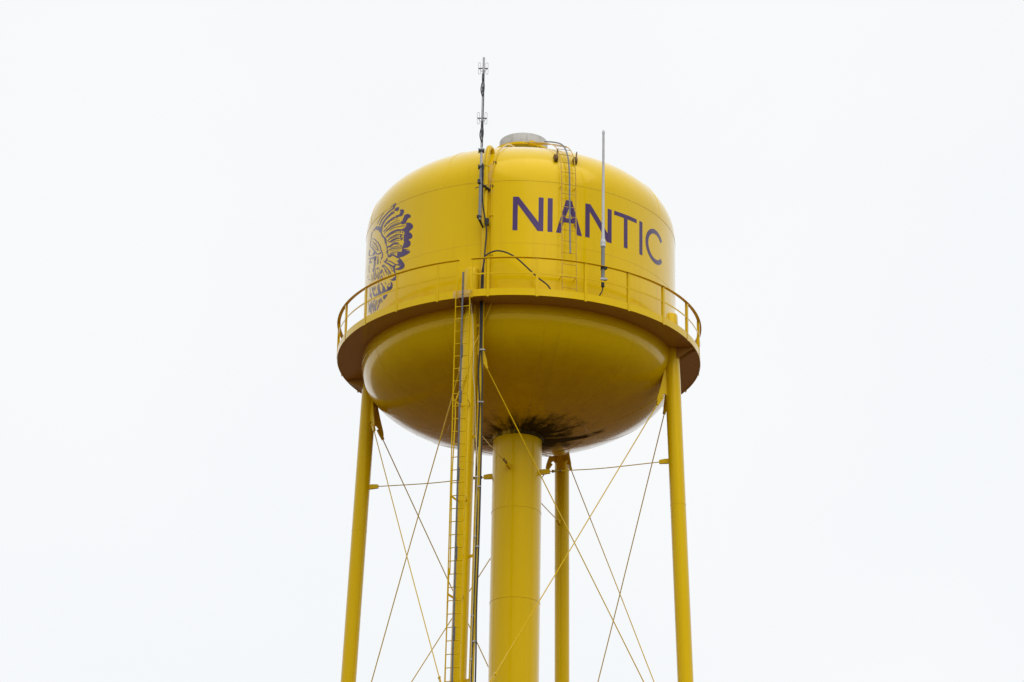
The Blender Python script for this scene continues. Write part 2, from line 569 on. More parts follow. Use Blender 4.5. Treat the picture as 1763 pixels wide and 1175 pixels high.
EMBLEM = """54.11,3.394 53.78,3.383 53.33,3.366 52.91,3.379 52.51,3.391 52.09,3.379 51.85,3.358 52.07,3.332 52.44,3.303 52.7,3.271 52.95,3.246 53.27,3.238 53.61,3.242 53.96,3.252 54.2,3.269 54.05,3.293 53.86,3.322 54.01,3.363
52.21,3.24 51.73,3.244 51.14,3.238 50.42,3.227 49.89,3.208 49.94,3.174 50.28,3.143 50.8,3.134 51.42,3.138 52.07,3.161 52.54,3.19 52.52,3.219
49.65,3.108 49.44,3.12 48.98,3.125 48.4,3.118 47.81,3.102 47.34,3.078 47.04,3.052 47.05,3.026 47.25,2.999 47.55,2.963 48.02,2.935 48.85,2.938 49.71,2.95 50.28,2.95 50.75,2.95 51.24,2.954 51.65,2.964 51.96,2.985 52.04,3.006 51.7,3.017 51.15,3.021 50.52,3.011 49.92,3.004 49.58,3.019 49.35,3.04 49.07,3.055 48.95,3.071 49.31,3.09
46.87,2.917 46.39,2.925 45.77,2.925 45.14,2.918 44.51,2.902 43.87,2.869 43.41,2.834 43.42,2.808 43.69,2.791 44.19,2.791 44.75,2.789 45.15,2.764 45.49,2.732 45.75,2.702 46.09,2.68 46.77,2.677 47.53,2.688 48.22,2.711 48.72,2.739 48.87,2.763 48.75,2.781 48.27,2.785 47.76,2.791 47.63,2.816 47.55,2.843 47.27,2.857 47.01,2.871 46.98,2.896
45.3,2.68 44.63,2.669 43.91,2.65 43.32,2.627 42.83,2.599 42.39,2.562 42.12,2.523 42.14,2.493 42.46,2.465 43.38,2.438 44.14,2.411 43.75,2.384 43.06,2.352 42.58,2.31 42.27,2.267 42.26,2.233 42.53,2.208 43.34,2.2 44.09,2.196 44.1,2.181 43.84,2.162 43.55,2.144 43.27,2.122 43.11,2.09 43.08,2.058 43.2,2.033 43.46,2.013 43.88,1.997 44.42,1.989 45.11,1.993 45.82,2.002 46.43,2.008 46.94,2.018 47.3,2.039 47.45,2.062 47.21,2.08 46.91,2.098 46.92,2.119 46.94,2.139 46.64,2.152 46.4,2.168 46.59,2.2 46.84,2.234 46.75,2.261 46.63,2.287 46.74,2.317 46.83,2.348 46.64,2.371 46.46,2.396 46.5,2.436 46.75,2.476 47.39,2.501 48.08,2.522 48.59,2.55 48.77,2.57 48.23,2.567 47.45,2.561 46.78,2.566 46.18,2.577 45.69,2.591 45.42,2.609 45.66,2.636 45.92,2.661 45.73,2.675
47.34,2.023 46.74,2.01 46.12,1.984 45.89,1.971 45.63,1.954 44.94,1.921 44.21,1.887 43.75,1.863 43.43,1.847 43.27,1.853 43.22,1.859 43.14,1.846 43.27,1.828 43.89,1.814 44.77,1.802 45.84,1.795 46.95,1.792 47.97,1.801 48.76,1.808 48.97,1.797 49.08,1.791 49.63,1.81 50.14,1.847 50.27,1.916 50.06,1.975 49.24,1.971 48.36,1.953 47.95,1.948 47.7,1.954 47.56,1.991
70.49,3.104 69.85,3.11 68.76,3.112 67.89,3.113 67.17,3.115 66.87,3.128 66.59,3.132 66,3.103 65.35,3.072 64.8,3.074 64.26,3.074 63.66,3.032 63.11,2.993 62.74,3 62.37,3.013 61.85,3.001 61.36,2.977 61,2.949 60.81,2.913 60.99,2.869 61.2,2.825 61.15,2.793 60.89,2.759 60.35,2.711 59.64,2.66 58.77,2.613 58.01,2.568 57.68,2.524 57.51,2.482 57.35,2.445 57.24,2.409 57.23,2.37 57.17,2.334 56.84,2.315 56.51,2.293 56.46,2.244 56.43,2.193 56.17,2.158 55.97,2.133 56.07,2.116 56.36,2.11 56.93,2.118 57.41,2.137 57.27,2.159 57.04,2.193 57.14,2.249 57.35,2.306 57.57,2.344 57.84,2.376 58.19,2.408 58.55,2.443 58.81,2.49 59.08,2.539 59.39,2.578 59.82,2.616 60.57,2.655 61.3,2.696 61.61,2.741 61.88,2.786 62.5,2.829 63.23,2.872 63.94,2.92 64.66,2.962 65.44,2.984 66.13,3.003 66.46,3.036 66.8,3.063 67.49,3.067 68.37,3.067 69.61,3.085
67.52,2.466 66.48,2.414 65.89,2.363 66.58,2.359 67.7,2.372 68.66,2.38 69.37,2.395 69.46,2.425 69.12,2.453 68.4,2.469
73.23,2.415 71.42,2.375 69.27,2.326 67.93,2.296 66.96,2.277 66.44,2.282 66.08,2.286 65.51,2.264 65.16,2.236 65.49,2.214 65.96,2.192 66.01,2.163 66.19,2.145 67.15,2.165 68.09,2.198 67.91,2.225 67.85,2.253 69.26,2.292 71.07,2.336 72.62,2.387
67.6,2.296 66.64,2.29 65.76,2.261 65.73,2.224 65.94,2.176 65.99,2.116 66.07,2.057 66.32,2.019 66.57,1.989 66.68,1.959 66.79,1.93 66.99,1.894 67.32,1.871 67.98,1.885 68.65,1.916 69.03,1.958 69.1,1.994 68.65,1.996 68.13,1.999 67.98,2.036 67.93,2.084 67.84,2.133 67.76,2.186 67.79,2.25
59.21,1.988 58.76,1.959 58.07,1.927 57.43,1.954 56.86,1.985 56.45,1.98 56.23,1.961 56.27,1.942 56.49,1.919 56.88,1.889 57.38,1.869 57.93,1.878 58.48,1.904 58.99,1.953
50.24,1.75 49.74,1.745 49.21,1.742 49.11,1.765 49.08,1.788 48.88,1.791 48.57,1.781 48.09,1.754 47.55,1.718 47.02,1.671 46.52,1.623 46.09,1.581 45.81,1.544 45.82,1.508 46.04,1.48 46.41,1.463 46.97,1.456 47.77,1.457 48.69,1.467 49.71,1.488 50.59,1.512 51.03,1.53 51.14,1.544 50.91,1.549 50.44,1.548 49.74,1.542 49.07,1.538 48.79,1.544 48.59,1.555 48.18,1.568 47.94,1.581 48.28,1.594 48.79,1.608 49.2,1.623 49.48,1.64 49.36,1.661 49.26,1.683 49.62,1.703 50.05,1.721 50.26,1.738
52.75,1.658 52.01,1.67 51.23,1.671 50.92,1.655 50.85,1.63 51.08,1.606 51.34,1.577 51.28,1.539 51.1,1.499 50.9,1.462 50.7,1.425 50.53,1.382 50.47,1.348 50.67,1.336 51,1.352 51.33,1.419 51.72,1.489 52.25,1.508 52.64,1.515 52.45,1.534 52.22,1.557 52.44,1.587 52.72,1.617 52.86,1.641
52.75,1.312 52.38,1.317 52.04,1.327 51.52,1.334 50.99,1.339 50.54,1.345 50.21,1.342 50.03,1.319 50,1.289 50.1,1.262 50.39,1.242 51.03,1.235 51.8,1.241 52.58,1.264 53.29,1.292 53.86,1.318 54.08,1.335 53.5,1.325
53.65,1.276 53.18,1.248 52.67,1.197 52.47,1.157 52.42,1.119 52.47,1.086 52.65,1.06 53.01,1.046 53.46,1.039 53.89,1.034 54.41,1.037 55.28,1.051 56,1.075 56.02,1.114 55.66,1.147 55,1.145 54.3,1.139 53.84,1.147 53.57,1.17 53.63,1.23
59.18,1.265 58.57,1.264 57.85,1.232 57.31,1.173 56.81,1.118 56.22,1.104 55.8,1.118 56,1.168 56.19,1.215 55.73,1.208 55.17,1.183 54.9,1.157 54.64,1.134 54.2,1.122 53.78,1.126 53.57,1.16 53.37,1.197 52.95,1.215 52.55,1.21 52.32,1.154 52.28,1.091 52.59,1.058 53.06,1.041 53.55,1.044 54.1,1.053 54.7,1.05 55.45,1.049 56.52,1.057 57.7,1.067 58.82,1.074 59.9,1.081 60.87,1.093 61.79,1.105 62.65,1.111 63.56,1.119 64.82,1.138 66.09,1.169 67.09,1.224 67.74,1.278 67.76,1.32 67.35,1.333 66.5,1.282 65.58,1.221 64.87,1.185 64.43,1.182 64.55,1.264 64.75,1.336 64.59,1.295 64.21,1.225 63.48,1.168 62.83,1.148 62.73,1.231 62.78,1.333 62.74,1.388 62.63,1.418 62.32,1.425 62,1.41 61.85,1.373 61.66,1.32 61.2,1.253 60.69,1.19 60.31,1.157 59.95,1.139 59.58,1.128 59.28,1.139 59.27,1.204
58.7,0.987 58.2,0.994 57.42,0.988 56.41,0.979 55.58,0.967 55.38,0.957 55.55,0.943 56.08,0.921 56.72,0.898 57.15,0.879 57.52,0.87 57.87,0.879 58.18,0.902 58.56,0.946
57.51,2.562 56.92,2.558 56.34,2.555 55.82,2.559 55.38,2.567 54.99,2.576 54.52,2.581 53.89,2.584 53.15,2.585 52.4,2.583 51.62,2.577 50.8,2.568 50.04,2.558 49.38,2.547 48.74,2.538 48.08,2.529 48.1,2.556 48.77,2.577 49.47,2.598 50.25,2.614 51.11,2.626 52.01,2.636 52.91,2.643 53.77,2.646 54.59,2.646 55.33,2.643 55.92,2.637 56.37,2.628 56.78,2.621 57.21,2.615 57.59,2.604 57.97,2.594
56.88,2.445 56.33,2.448 55.79,2.452 55.22,2.454 54.51,2.452 53.7,2.448 52.94,2.446 52.28,2.447 51.69,2.45 51.14,2.452 50.61,2.451 50.11,2.449 49.66,2.444 49.24,2.436 48.83,2.424 48.38,2.411 47.89,2.397 47.38,2.382 46.87,2.367 46.82,2.378 47.31,2.397 47.81,2.417 48.31,2.434 48.78,2.448 49.25,2.461 49.77,2.471 50.31,2.477 50.86,2.48 51.42,2.481 52.01,2.48 52.6,2.477 53.24,2.476 53.98,2.478 54.8,2.482 55.57,2.484 56.17,2.479 56.65,2.469 57.12,2.46
56.3,2.402 55.7,2.387 55.08,2.372 54.4,2.364 53.58,2.358 52.71,2.355 51.94,2.353 51.29,2.352 50.74,2.352 50.24,2.349 49.78,2.34 49.29,2.331 48.78,2.323 48.78,2.339 49.28,2.356 49.82,2.373 50.42,2.384 51.04,2.389 51.63,2.39 52.28,2.391 53.06,2.393 53.92,2.396 54.69,2.401 55.3,2.409 55.83,2.415 56.39,2.42
56.83,2.282 56.19,2.26 55.5,2.239 54.78,2.229 54.16,2.23 53.66,2.236 53.18,2.24 52.65,2.242 52.09,2.242 51.53,2.238 50.88,2.226 50.13,2.214 49.36,2.203 49.38,2.226 50.16,2.251 50.98,2.275 51.8,2.29 52.56,2.296 53.21,2.296 53.82,2.294 54.38,2.29 54.85,2.284 55.26,2.283 55.71,2.29 56.26,2.298 56.88,2.306
56.04,2.155 55.44,2.154 54.88,2.155 54.25,2.153 53.4,2.144 52.42,2.13 51.52,2.115 50.8,2.101 50.14,2.087 49.44,2.071 48.68,2.053 47.89,2.036 47.1,2.02 47.1,2.032 47.88,2.054 48.68,2.076 49.45,2.094 50.16,2.11 50.85,2.126 51.61,2.14 52.54,2.155 53.55,2.17 54.48,2.18 55.19,2.182 55.72,2.175 56.22,2.168
55.01,2.056 54.2,2.045 53.44,2.036 52.7,2.028 51.99,2.018 51.29,2.007 50.58,1.994 49.85,1.976 49.1,1.957 48.36,1.94 48.35,1.949 49.08,1.972 49.84,1.994 50.61,2.013 51.35,2.027 52.08,2.039 52.83,2.049 53.59,2.057 54.35,2.063 55.1,2.067
55.83,1.975 55.37,1.971 54.94,1.967 54.53,1.966 54.07,1.966 53.6,1.965 53.22,1.96 52.87,1.95 52.45,1.933 51.96,1.912 51.42,1.887 50.86,1.859 50.34,1.834 49.92,1.816 49.55,1.804 49.17,1.792 49,1.807 49.28,1.825 49.57,1.843 49.94,1.861 50.43,1.885 51.01,1.913 51.58,1.94 52.12,1.963 52.68,1.985 53.33,2.004 53.98,2.013 54.57,2.014 55.07,2.015 55.5,2.014 55.83,2.007 56.14,1.999
45.81,1.966 45.38,1.95 44.96,1.937 44.59,1.924 44.25,1.909 43.94,1.893 43.7,1.879 43.57,1.869 43.49,1.861 43.35,1.852 43.22,1.853 43.26,1.863 43.34,1.874 43.51,1.887 43.78,1.903 44.11,1.92 44.49,1.937 44.91,1.951 45.35,1.963 45.79,1.973
49.03,2.486 48.54,2.49 48.29,2.51 48.52,2.525 49,2.52 49.26,2.501
47.67,2.447 47.24,2.453 47.04,2.474 47.27,2.488 47.71,2.482 47.91,2.462
48.53,2.356 48.02,2.358 47.72,2.374 47.92,2.39 48.43,2.388 48.74,2.372
48.27,2.261 47.92,2.262 47.71,2.271 47.51,2.279 47.3,2.287 47.09,2.294 47.01,2.31 47.26,2.326 47.59,2.327 47.81,2.32 48.02,2.312 48.24,2.303 48.46,2.294 48.54,2.277
48.45,2.128 48.29,2.099 47.84,2.074 47.56,2.077 47.72,2.106 48.17,2.131
48.45,2.411 48.7,2.407 48.84,2.396 48.91,2.378 48.82,2.355 48.66,2.331 48.39,2.308 48.14,2.306 48.17,2.328 48.31,2.35 48.38,2.366 48.34,2.376 48.22,2.385 48.21,2.4
63.48,3.057 63.1,3.072 62.72,3.088 62.31,3.104 61.88,3.124 61.41,3.146 60.94,3.163 60.46,3.172 59.94,3.178 59.39,3.185 58.82,3.194 58.24,3.204 57.67,3.213 57.12,3.221 56.59,3.229 56.06,3.235 55.53,3.239 54.99,3.242 54.51,3.245 54.18,3.25 53.92,3.256 53.67,3.262 53.9,3.28 54.24,3.28 54.57,3.28 54.96,3.28 55.44,3.278 56.01,3.276 56.59,3.272 57.15,3.266 57.72,3.258 58.29,3.25 58.87,3.241 59.47,3.232 60.05,3.223 60.6,3.217 61.16,3.211 61.72,3.201 62.25,3.183 62.75,3.161 63.19,3.14 63.48,3.118 63.72,3.097 63.95,3.076
61.47,2.928 61.17,2.948 60.88,2.968 60.54,2.987 60.12,3.009 59.6,3.032 59.06,3.05 58.52,3.065 57.96,3.076 57.41,3.087 56.93,3.098 56.5,3.108 56.05,3.115 55.54,3.117 54.95,3.117 54.33,3.118 53.74,3.125 53.17,3.133 52.61,3.142 52.91,3.168 53.6,3.169 54.3,3.17 54.96,3.171 55.57,3.171 56.19,3.171 56.82,3.168 57.37,3.161 57.85,3.151 58.34,3.14 58.9,3.13 59.52,3.118 60.13,3.104 60.73,3.084 61.3,3.062 61.78,3.038 62.01,3.01 62.08,2.98 62.14,2.951
59.64,2.892 58.92,2.904 58.22,2.918 57.66,2.931 57.2,2.941 56.78,2.947 56.34,2.952 55.91,2.957 55.48,2.962 54.99,2.966 54.39,2.97 53.74,2.973 53.14,2.975 52.62,2.975 52.13,2.977 51.63,2.979 51.82,3.001 52.4,3.01 53,3.018 53.63,3.021 54.29,3.02 54.98,3.016 55.61,3.013 56.14,3.009 56.6,3.005 57.06,3 57.53,2.995 58,2.988 58.52,2.978 59.08,2.962 59.6,2.939 60.12,2.916
56.69,2.858 55.7,2.859 54.77,2.863 53.89,2.866 53.07,2.868 52.29,2.868 51.53,2.865 50.77,2.857 50.02,2.847 49.28,2.839 49.31,2.846 50.07,2.859 50.84,2.871 51.63,2.879 52.43,2.883 53.23,2.883 54.07,2.881 54.96,2.878 55.87,2.873 56.79,2.866
57.73,2.735 57.29,2.736 56.86,2.738 56.37,2.742 55.67,2.747 54.86,2.753 54.07,2.756 53.32,2.756 52.58,2.753 51.88,2.75 51.27,2.748 50.7,2.744 50.14,2.741 49.58,2.737 49.04,2.736 48.51,2.735 48.61,2.753 49.2,2.762 49.8,2.771 50.39,2.777 50.97,2.781 51.57,2.785 52.2,2.788 52.92,2.791 53.7,2.794 54.5,2.794 55.34,2.791 56.2,2.786 56.93,2.781 57.45,2.775 57.76,2.765 58.06,2.754
55.52,2.697 54.92,2.7 54.34,2.703 53.75,2.706 53.1,2.705 52.42,2.702 51.76,2.697 51.13,2.689 50.51,2.679 49.83,2.667 49.06,2.657 48.26,2.646 47.48,2.634 46.73,2.619 45.99,2.603 45.25,2.588 45.25,2.596 45.99,2.615 46.75,2.634 47.52,2.651 48.33,2.664 49.14,2.674 49.9,2.685 50.58,2.696 51.22,2.707 51.87,2.715 52.57,2.721 53.28,2.724 53.96,2.725 54.57,2.721 55.11,2.714 55.66,2.707
65.64,3.16 65.03,3.174 64.5,3.191 63.95,3.21 63.31,3.23 62.63,3.251 61.98,3.27 61.35,3.284 60.75,3.298 60.2,3.314 60.37,3.323 61.05,3.313 61.7,3.302 62.35,3.288 63.03,3.269 63.72,3.248 64.37,3.228 64.94,3.21 65.43,3.191 65.87,3.17
55.2,3.306 55.03,3.318 54.95,3.333 54.86,3.344 54.73,3.352 54.57,3.358 54.49,3.369 54.65,3.378 54.9,3.376 55.08,3.369 55.23,3.36 55.34,3.347 55.42,3.331 55.4,3.313
55.74,3.171 55.17,3.174 54.66,3.18 54.15,3.185 53.6,3.186 53.04,3.185 52.51,3.187 52.58,3.194 53.17,3.198 53.75,3.199 54.32,3.199 54.85,3.194 55.37,3.187 55.84,3.178
70.25,3.091 70.84,3.094 71.46,3.097 71.97,3.093 72.31,3.08 72.54,3.062 72.71,3.038 72.81,3.006 72.85,2.97 72.94,2.937 73.16,2.913 73.45,2.892 73.68,2.868 73.78,2.838 73.75,2.803 73.71,2.768 73.24,2.754 73.07,2.782 72.9,2.811 72.77,2.839 72.55,2.862 72.29,2.884 72.07,2.909 71.98,2.943 71.94,2.98 71.85,3.011 71.69,3.034 71.49,3.051 71.2,3.064 70.81,3.07 70.38,3.073 69.94,3.077
70.91,2.902 70.16,2.878 69.52,2.856 68.95,2.833 68.29,2.799 67.5,2.756 66.71,2.712 65.94,2.672 65.24,2.635 64.6,2.597 63.99,2.556 63.42,2.514 62.95,2.473 62.62,2.434 62.37,2.393 62.07,2.352 61.69,2.312 61.3,2.274 60.98,2.241 60.73,2.212 60.55,2.189 60.47,2.167 60.51,2.143 60.64,2.119 60.79,2.098 60.98,2.086 61.25,2.078 61.54,2.069 61.18,2.051 60.81,2.055 60.43,2.06 60.1,2.071 59.84,2.091 59.69,2.117 59.65,2.145 59.75,2.173 59.95,2.201 60.21,2.23 60.53,2.265 60.91,2.302 61.25,2.339 61.51,2.377 61.76,2.418 62.12,2.461 62.62,2.506 63.22,2.551 63.86,2.595 64.55,2.635 65.27,2.674 65.98,2.712 66.72,2.754 67.52,2.798 68.43,2.84 69.35,2.873 70.14,2.895 70.9,2.916
71.27,2.833 70.66,2.806 70.09,2.78 69.49,2.753 68.81,2.72 68.11,2.684 67.44,2.646 66.78,2.606 66.13,2.562 65.53,2.52 64.99,2.477 64.48,2.433 64,2.395 63.55,2.367 63.12,2.348 62.73,2.33 62.53,2.332 62.84,2.351 63.12,2.368 63.46,2.391 63.89,2.426 64.39,2.469 64.93,2.513 65.54,2.557 66.19,2.6 66.86,2.642 67.56,2.682 68.28,2.719 68.99,2.754 69.67,2.784 70.36,2.81 71.05,2.835
72.37,2.791 71.55,2.755 70.78,2.721 70.06,2.689 69.44,2.656 68.84,2.622 68.26,2.588 67.7,2.557 67.17,2.526 66.57,2.491 65.88,2.451 65.1,2.408 64.33,2.366 64.13,2.366 64.77,2.408 65.45,2.45 66.12,2.489 66.7,2.523 67.22,2.553 67.75,2.584 68.32,2.617 68.91,2.652 69.59,2.687 70.36,2.722 71.24,2.757 72.16,2.792
74.22,2.785 73.18,2.739 72.24,2.697 71.4,2.656 70.48,2.608 69.57,2.555 68.72,2.506 67.95,2.462 67.25,2.424 66.69,2.391 66.3,2.365 65.89,2.336 65.13,2.301 64.16,2.272 63.17,2.249 62.32,2.234 61.75,2.234 61.42,2.244 61.14,2.253 61.53,2.274 61.97,2.273 62.37,2.272 62.78,2.276 63.42,2.287 64.23,2.306 64.83,2.324 65.05,2.335 65.31,2.355 65.74,2.385 66.34,2.42 67,2.457 67.7,2.497 68.48,2.544 69.36,2.596 70.32,2.648 71.41,2.696 72.54,2.739 73.72,2.784
66.68,2.663 66.59,2.641 66.39,2.616 66.26,2.594 66.24,2.575 66.29,2.558 66.22,2.536 65.99,2.529 65.83,2.544 65.79,2.562 65.81,2.582 65.94,2.606 66.15,2.631 66.46,2.658
64.52,2.537 64.24,2.503 63.77,2.467 63.59,2.464 63.86,2.498 64.33,2.534
68.64,2.719 68.47,2.692 68.07,2.661 67.83,2.656 67.99,2.682 68.39,2.714
65,2.47 65.29,2.454 65.37,2.431 65.15,2.423 64.86,2.439 64.79,2.463
74.24,2.694 75.03,2.688 75.34,2.666 75.6,2.644 75.76,2.623 75.87,2.601 75.42,2.563 74.37,2.53 73.79,2.537 73.7,2.558 73.56,2.579 73.35,2.602 73.09,2.625 73.29,2.663
74.83,2.533 73.18,2.485 71.72,2.446 70.39,2.413 69.16,2.387 68.03,2.365 67.01,2.35 67.11,2.359 68.23,2.383 69.36,2.405 70.56,2.431 71.85,2.463 73.3,2.502 74.89,2.542
63.94,2.228 64.19,2.213 64.29,2.193 64.29,2.171 64.13,2.147 63.89,2.124 63.52,2.1 63.26,2.096 63.35,2.116 63.56,2.136 63.69,2.156 63.68,2.174 63.59,2.194 63.65,2.218
56.55,2.112 56.5,2.093 56.43,2.075 56.3,2.057 56.25,2.037 56.21,2.012 55.86,1.979 55.17,1.958 54.58,1.952 54.07,1.95 53.67,1.951 53.37,1.959 53.12,1.967 53.36,1.986 53.76,1.988 54.13,1.989 54.46,1.988 54.9,1.99 55.34,1.995 55.44,1.995 55.41,1.998 55.44,2.018 55.5,2.043 55.65,2.066 55.9,2.087 56.16,2.108
56.63,1.982 57.02,1.978 57.21,1.967 57.39,1.958 57.55,1.955 57.73,1.953 57.79,1.941 57.5,1.921 57.14,1.914 56.91,1.916 56.67,1.922 56.45,1.933 56.25,1.945 56.25,1.966
59.89,2.779 59.45,2.781 59.07,2.786 58.69,2.793 58.28,2.801 57.85,2.81 57.43,2.817 57.02,2.824 56.64,2.83 56.3,2.84 56.46,2.851 56.93,2.849 57.37,2.845 57.79,2.839 58.23,2.831 58.66,2.823 59.08,2.815 59.46,2.808 59.8,2.8 60.09,2.79
59.14,2.703 58.83,2.715 58.58,2.73 58.24,2.742 57.71,2.749 57.08,2.755 56.4,2.758 55.7,2.76 54.98,2.761 54.29,2.765 54.39,2.773 55.15,2.776 55.91,2.777 56.63,2.776 57.33,2.773 58,2.767 58.56,2.759 58.94,2.746 59.16,2.729 59.33,2.711
57.53,2.586 57.11,2.586 56.78,2.591 56.44,2.595 56.05,2.599 55.65,2.602 55.32,2.611 55.45,2.62 55.92,2.622 56.33,2.619 56.73,2.615 57.09,2.61 57.43,2.605 57.69,2.596
75.69,2.48 74.25,2.435 72.93,2.395 71.7,2.364 70.55,2.339 69.52,2.319 68.67,2.303 67.97,2.288 67.32,2.275 66.69,2.264 66.11,2.256 65.69,2.257 65.32,2.259 65.65,2.282 66.23,2.293 66.77,2.303 67.25,2.31 67.78,2.319 68.42,2.332 69.19,2.348 70.12,2.366 71.14,2.387 72.17,2.41 73.25,2.437 74.46,2.467 75.84,2.501
74.14,2.308 73.1,2.273 72.31,2.255 71.54,2.24 70.88,2.231 70.36,2.225 70.23,2.238 70.92,2.276 71.79,2.301 72.27,2.307 72.75,2.315 73.34,2.327 74.09,2.344 74.67,2.345
74.2,2.263 74.4,2.237 74.43,2.206 74.4,2.17 74.26,2.127 74.07,2.079 73.71,2.027 73.38,2.017 73.4,2.06 73.59,2.107 73.72,2.15 73.75,2.186 73.72,2.217 73.86,2.253
75.4,2.002 75.88,1.988 75.81,1.956 75.26,1.939 74.8,1.954 74.86,1.985
74.34,1.856 72.91,1.807 71.64,1.779 71.67,1.796 72.98,1.841 74.38,1.873
64.55,2.161 64.72,2.144 64.59,2.12 64.51,2.096 64.53,2.07 64.6,2.042 64.37,2.003 63.75,1.985 63.37,2.005 63.3,2.034 63.29,2.063 63.37,2.091 63.51,2.116 63.94,2.148
61.24,2.078 60.77,2.075 60.44,2.08 60.14,2.088 59.95,2.1 59.82,2.114 59.87,2.134 60.21,2.146 60.5,2.139 60.62,2.126 60.78,2.117 61.02,2.11 61.34,2.106 61.53,2.094
61.7,2.037 61.78,1.998 61.61,1.953 61.36,1.947 61.28,1.985 61.45,2.03
57.85,1.872 57.29,1.848 56.75,1.826 56.26,1.807 55.82,1.788 55.37,1.766 54.89,1.743 54.34,1.716 53.78,1.687 53.32,1.664 53.02,1.651 52.81,1.646 52.6,1.643 52.45,1.656 52.57,1.666 52.67,1.675 52.91,1.686 53.34,1.708 53.9,1.736 54.45,1.763 54.93,1.787 55.41,1.81 55.95,1.834 56.54,1.856 57.16,1.872 57.77,1.887
56.54,1.897 55.85,1.873 55.19,1.849 54.59,1.827 54.01,1.802 53.44,1.774 52.89,1.747 52.38,1.721 51.87,1.694 51.35,1.67 50.83,1.65 50.35,1.635 49.88,1.619 49.38,1.601 48.84,1.584 48.31,1.567 48.23,1.578 48.72,1.6 49.23,1.623 49.75,1.643 50.24,1.659 50.69,1.674 51.12,1.69 51.57,1.711 52.05,1.736 52.57,1.763 53.13,1.791 53.73,1.82 54.38,1.848 55.08,1.872 55.79,1.891 56.49,1.91
60.13,1.852 59.63,1.844 59.2,1.837 58.92,1.83 58.6,1.816 58.2,1.792 57.74,1.763 57.24,1.731 56.73,1.697 56.22,1.661 55.7,1.625 55.21,1.589 54.77,1.554 54.39,1.52 54,1.485 53.61,1.45 53.34,1.449 53.6,1.484 53.88,1.519 54.25,1.556 54.71,1.593 55.22,1.63 55.73,1.666 56.23,1.701 56.75,1.737 57.26,1.769 57.73,1.798 58.21,1.827 58.79,1.852 59.41,1.866 59.88,1.867 60.3,1.868
59.14,1.805 58.8,1.774 58.45,1.742 58.07,1.711 57.69,1.68 57.32,1.649 56.92,1.617 56.46,1.583 56,1.55 55.64,1.522 55.45,1.499 55.29,1.478 55.11,1.455 54.9,1.452 54.96,1.473 55.03,1.494 55.26,1.521 55.65,1.552 56.12,1.586 56.56,1.618 56.93,1.649 57.3,1.679 57.67,1.71 58.05,1.741 58.48,1.773 58.93,1.805
60.09,1.814 59.2,1.79 58.51,1.79 58.68,1.814 59.56,1.838 60.27,1.839
64.13,1.853 63.57,1.848 63.35,1.856 63.27,1.858 63.52,1.863 63.43,1.858 63.01,1.851 62.71,1.861 62.83,1.878 63.28,1.896 64.06,1.913 64.52,1.91 64.81,1.901 64.76,1.879
60.43,1.771 60.88,1.767 61.01,1.752 61.17,1.737 61.36,1.722 61.59,1.706 61.5,1.678 60.87,1.653 60.33,1.657 60.11,1.674 59.91,1.69 59.75,1.707 59.62,1.722 59.8,1.749
60.66,1.617 60.48,1.562 59.85,1.499 59.41,1.492 59.58,1.547 60.2,1.61
61.45,1.607 61.38,1.564 61.12,1.518 60.94,1.513 61.01,1.556 61.27,1.603
66.59,1.859 66.77,1.826 66.76,1.787 66.78,1.75 66.82,1.716 66.88,1.682 66.75,1.643 66.36,1.632 66.11,1.66 66.05,1.693 66.01,1.728 66,1.766 66.01,1.804 66.2,1.848
64.97,1.782 65.04,1.751 65.02,1.718 65.07,1.688 65.23,1.662 65.45,1.639 65.59,1.612 65.42,1.606 65.11,1.627 64.89,1.651 64.73,1.677 64.68,1.708 64.7,1.742 64.8,1.777
62.65,1.752 62.67,1.72 62.61,1.686 62.57,1.654 62.64,1.625 62.77,1.596 62.85,1.564 62.83,1.524 62.73,1.48 62.55,1.433 62.23,1.425 62.17,1.465 62.19,1.507 62.21,1.545 62.13,1.577 62.01,1.605 61.94,1.636 61.98,1.67 62.11,1.707 62.33,1.745
64.09,1.726 64.09,1.661 63.93,1.592 63.77,1.587 63.76,1.652 63.92,1.721
60.88,1.41 60.73,1.383 60.39,1.355 60.05,1.328 59.71,1.302 59.39,1.278 58.9,1.254 58.56,1.254 58.71,1.278 59.02,1.301 59.33,1.325 59.65,1.351 59.97,1.379 60.49,1.407
57.65,1.346 57.2,1.296 56.53,1.245 56.3,1.245 56.74,1.294 57.42,1.345
55.07,1.251 55.2,1.232 54.84,1.205 54.36,1.198 54.24,1.217 54.59,1.243
69.36,1.517 69.27,1.473 68.86,1.423 68.45,1.376 68.07,1.335 67.7,1.299 67.06,1.258 66.51,1.248 66.58,1.278 66.92,1.313 67.27,1.351 67.64,1.396 68.02,1.445 68.73,1.502
66.67,1.477 66.77,1.407 66.47,1.326 66.09,1.315 66,1.386 66.29,1.467
69.42,1.351 69.98,1.347 70.24,1.332 70.38,1.311 70.29,1.281 70.07,1.246 69.55,1.205 68.94,1.19 68.84,1.216 69.03,1.248 69.11,1.274 69,1.292 68.77,1.306 68.83,1.331
65.61,1.086 66.09,1.085 66.34,1.075 66.62,1.069 66.95,1.067 67.35,1.068 67.59,1.06 67.24,1.042 66.66,1.031 66.23,1.031 65.83,1.034 65.5,1.041 65.24,1.052 65.19,1.07
64.4,1.036 64.6,1.002 64.63,0.964 64.7,0.931 64.83,0.906 64.99,0.885 65,0.858 64.69,0.848 64.37,0.865 64.21,0.886 64.08,0.913 64.01,0.947 63.97,0.985 64.09,1.027
65.4,0.875 65.73,0.864 65.66,0.843 65.59,0.823 65.51,0.802 65.44,0.781 64.97,0.751 64.18,0.732 63.87,0.744 63.94,0.764 64.01,0.785 64.08,0.805 64.15,0.826 64.6,0.856
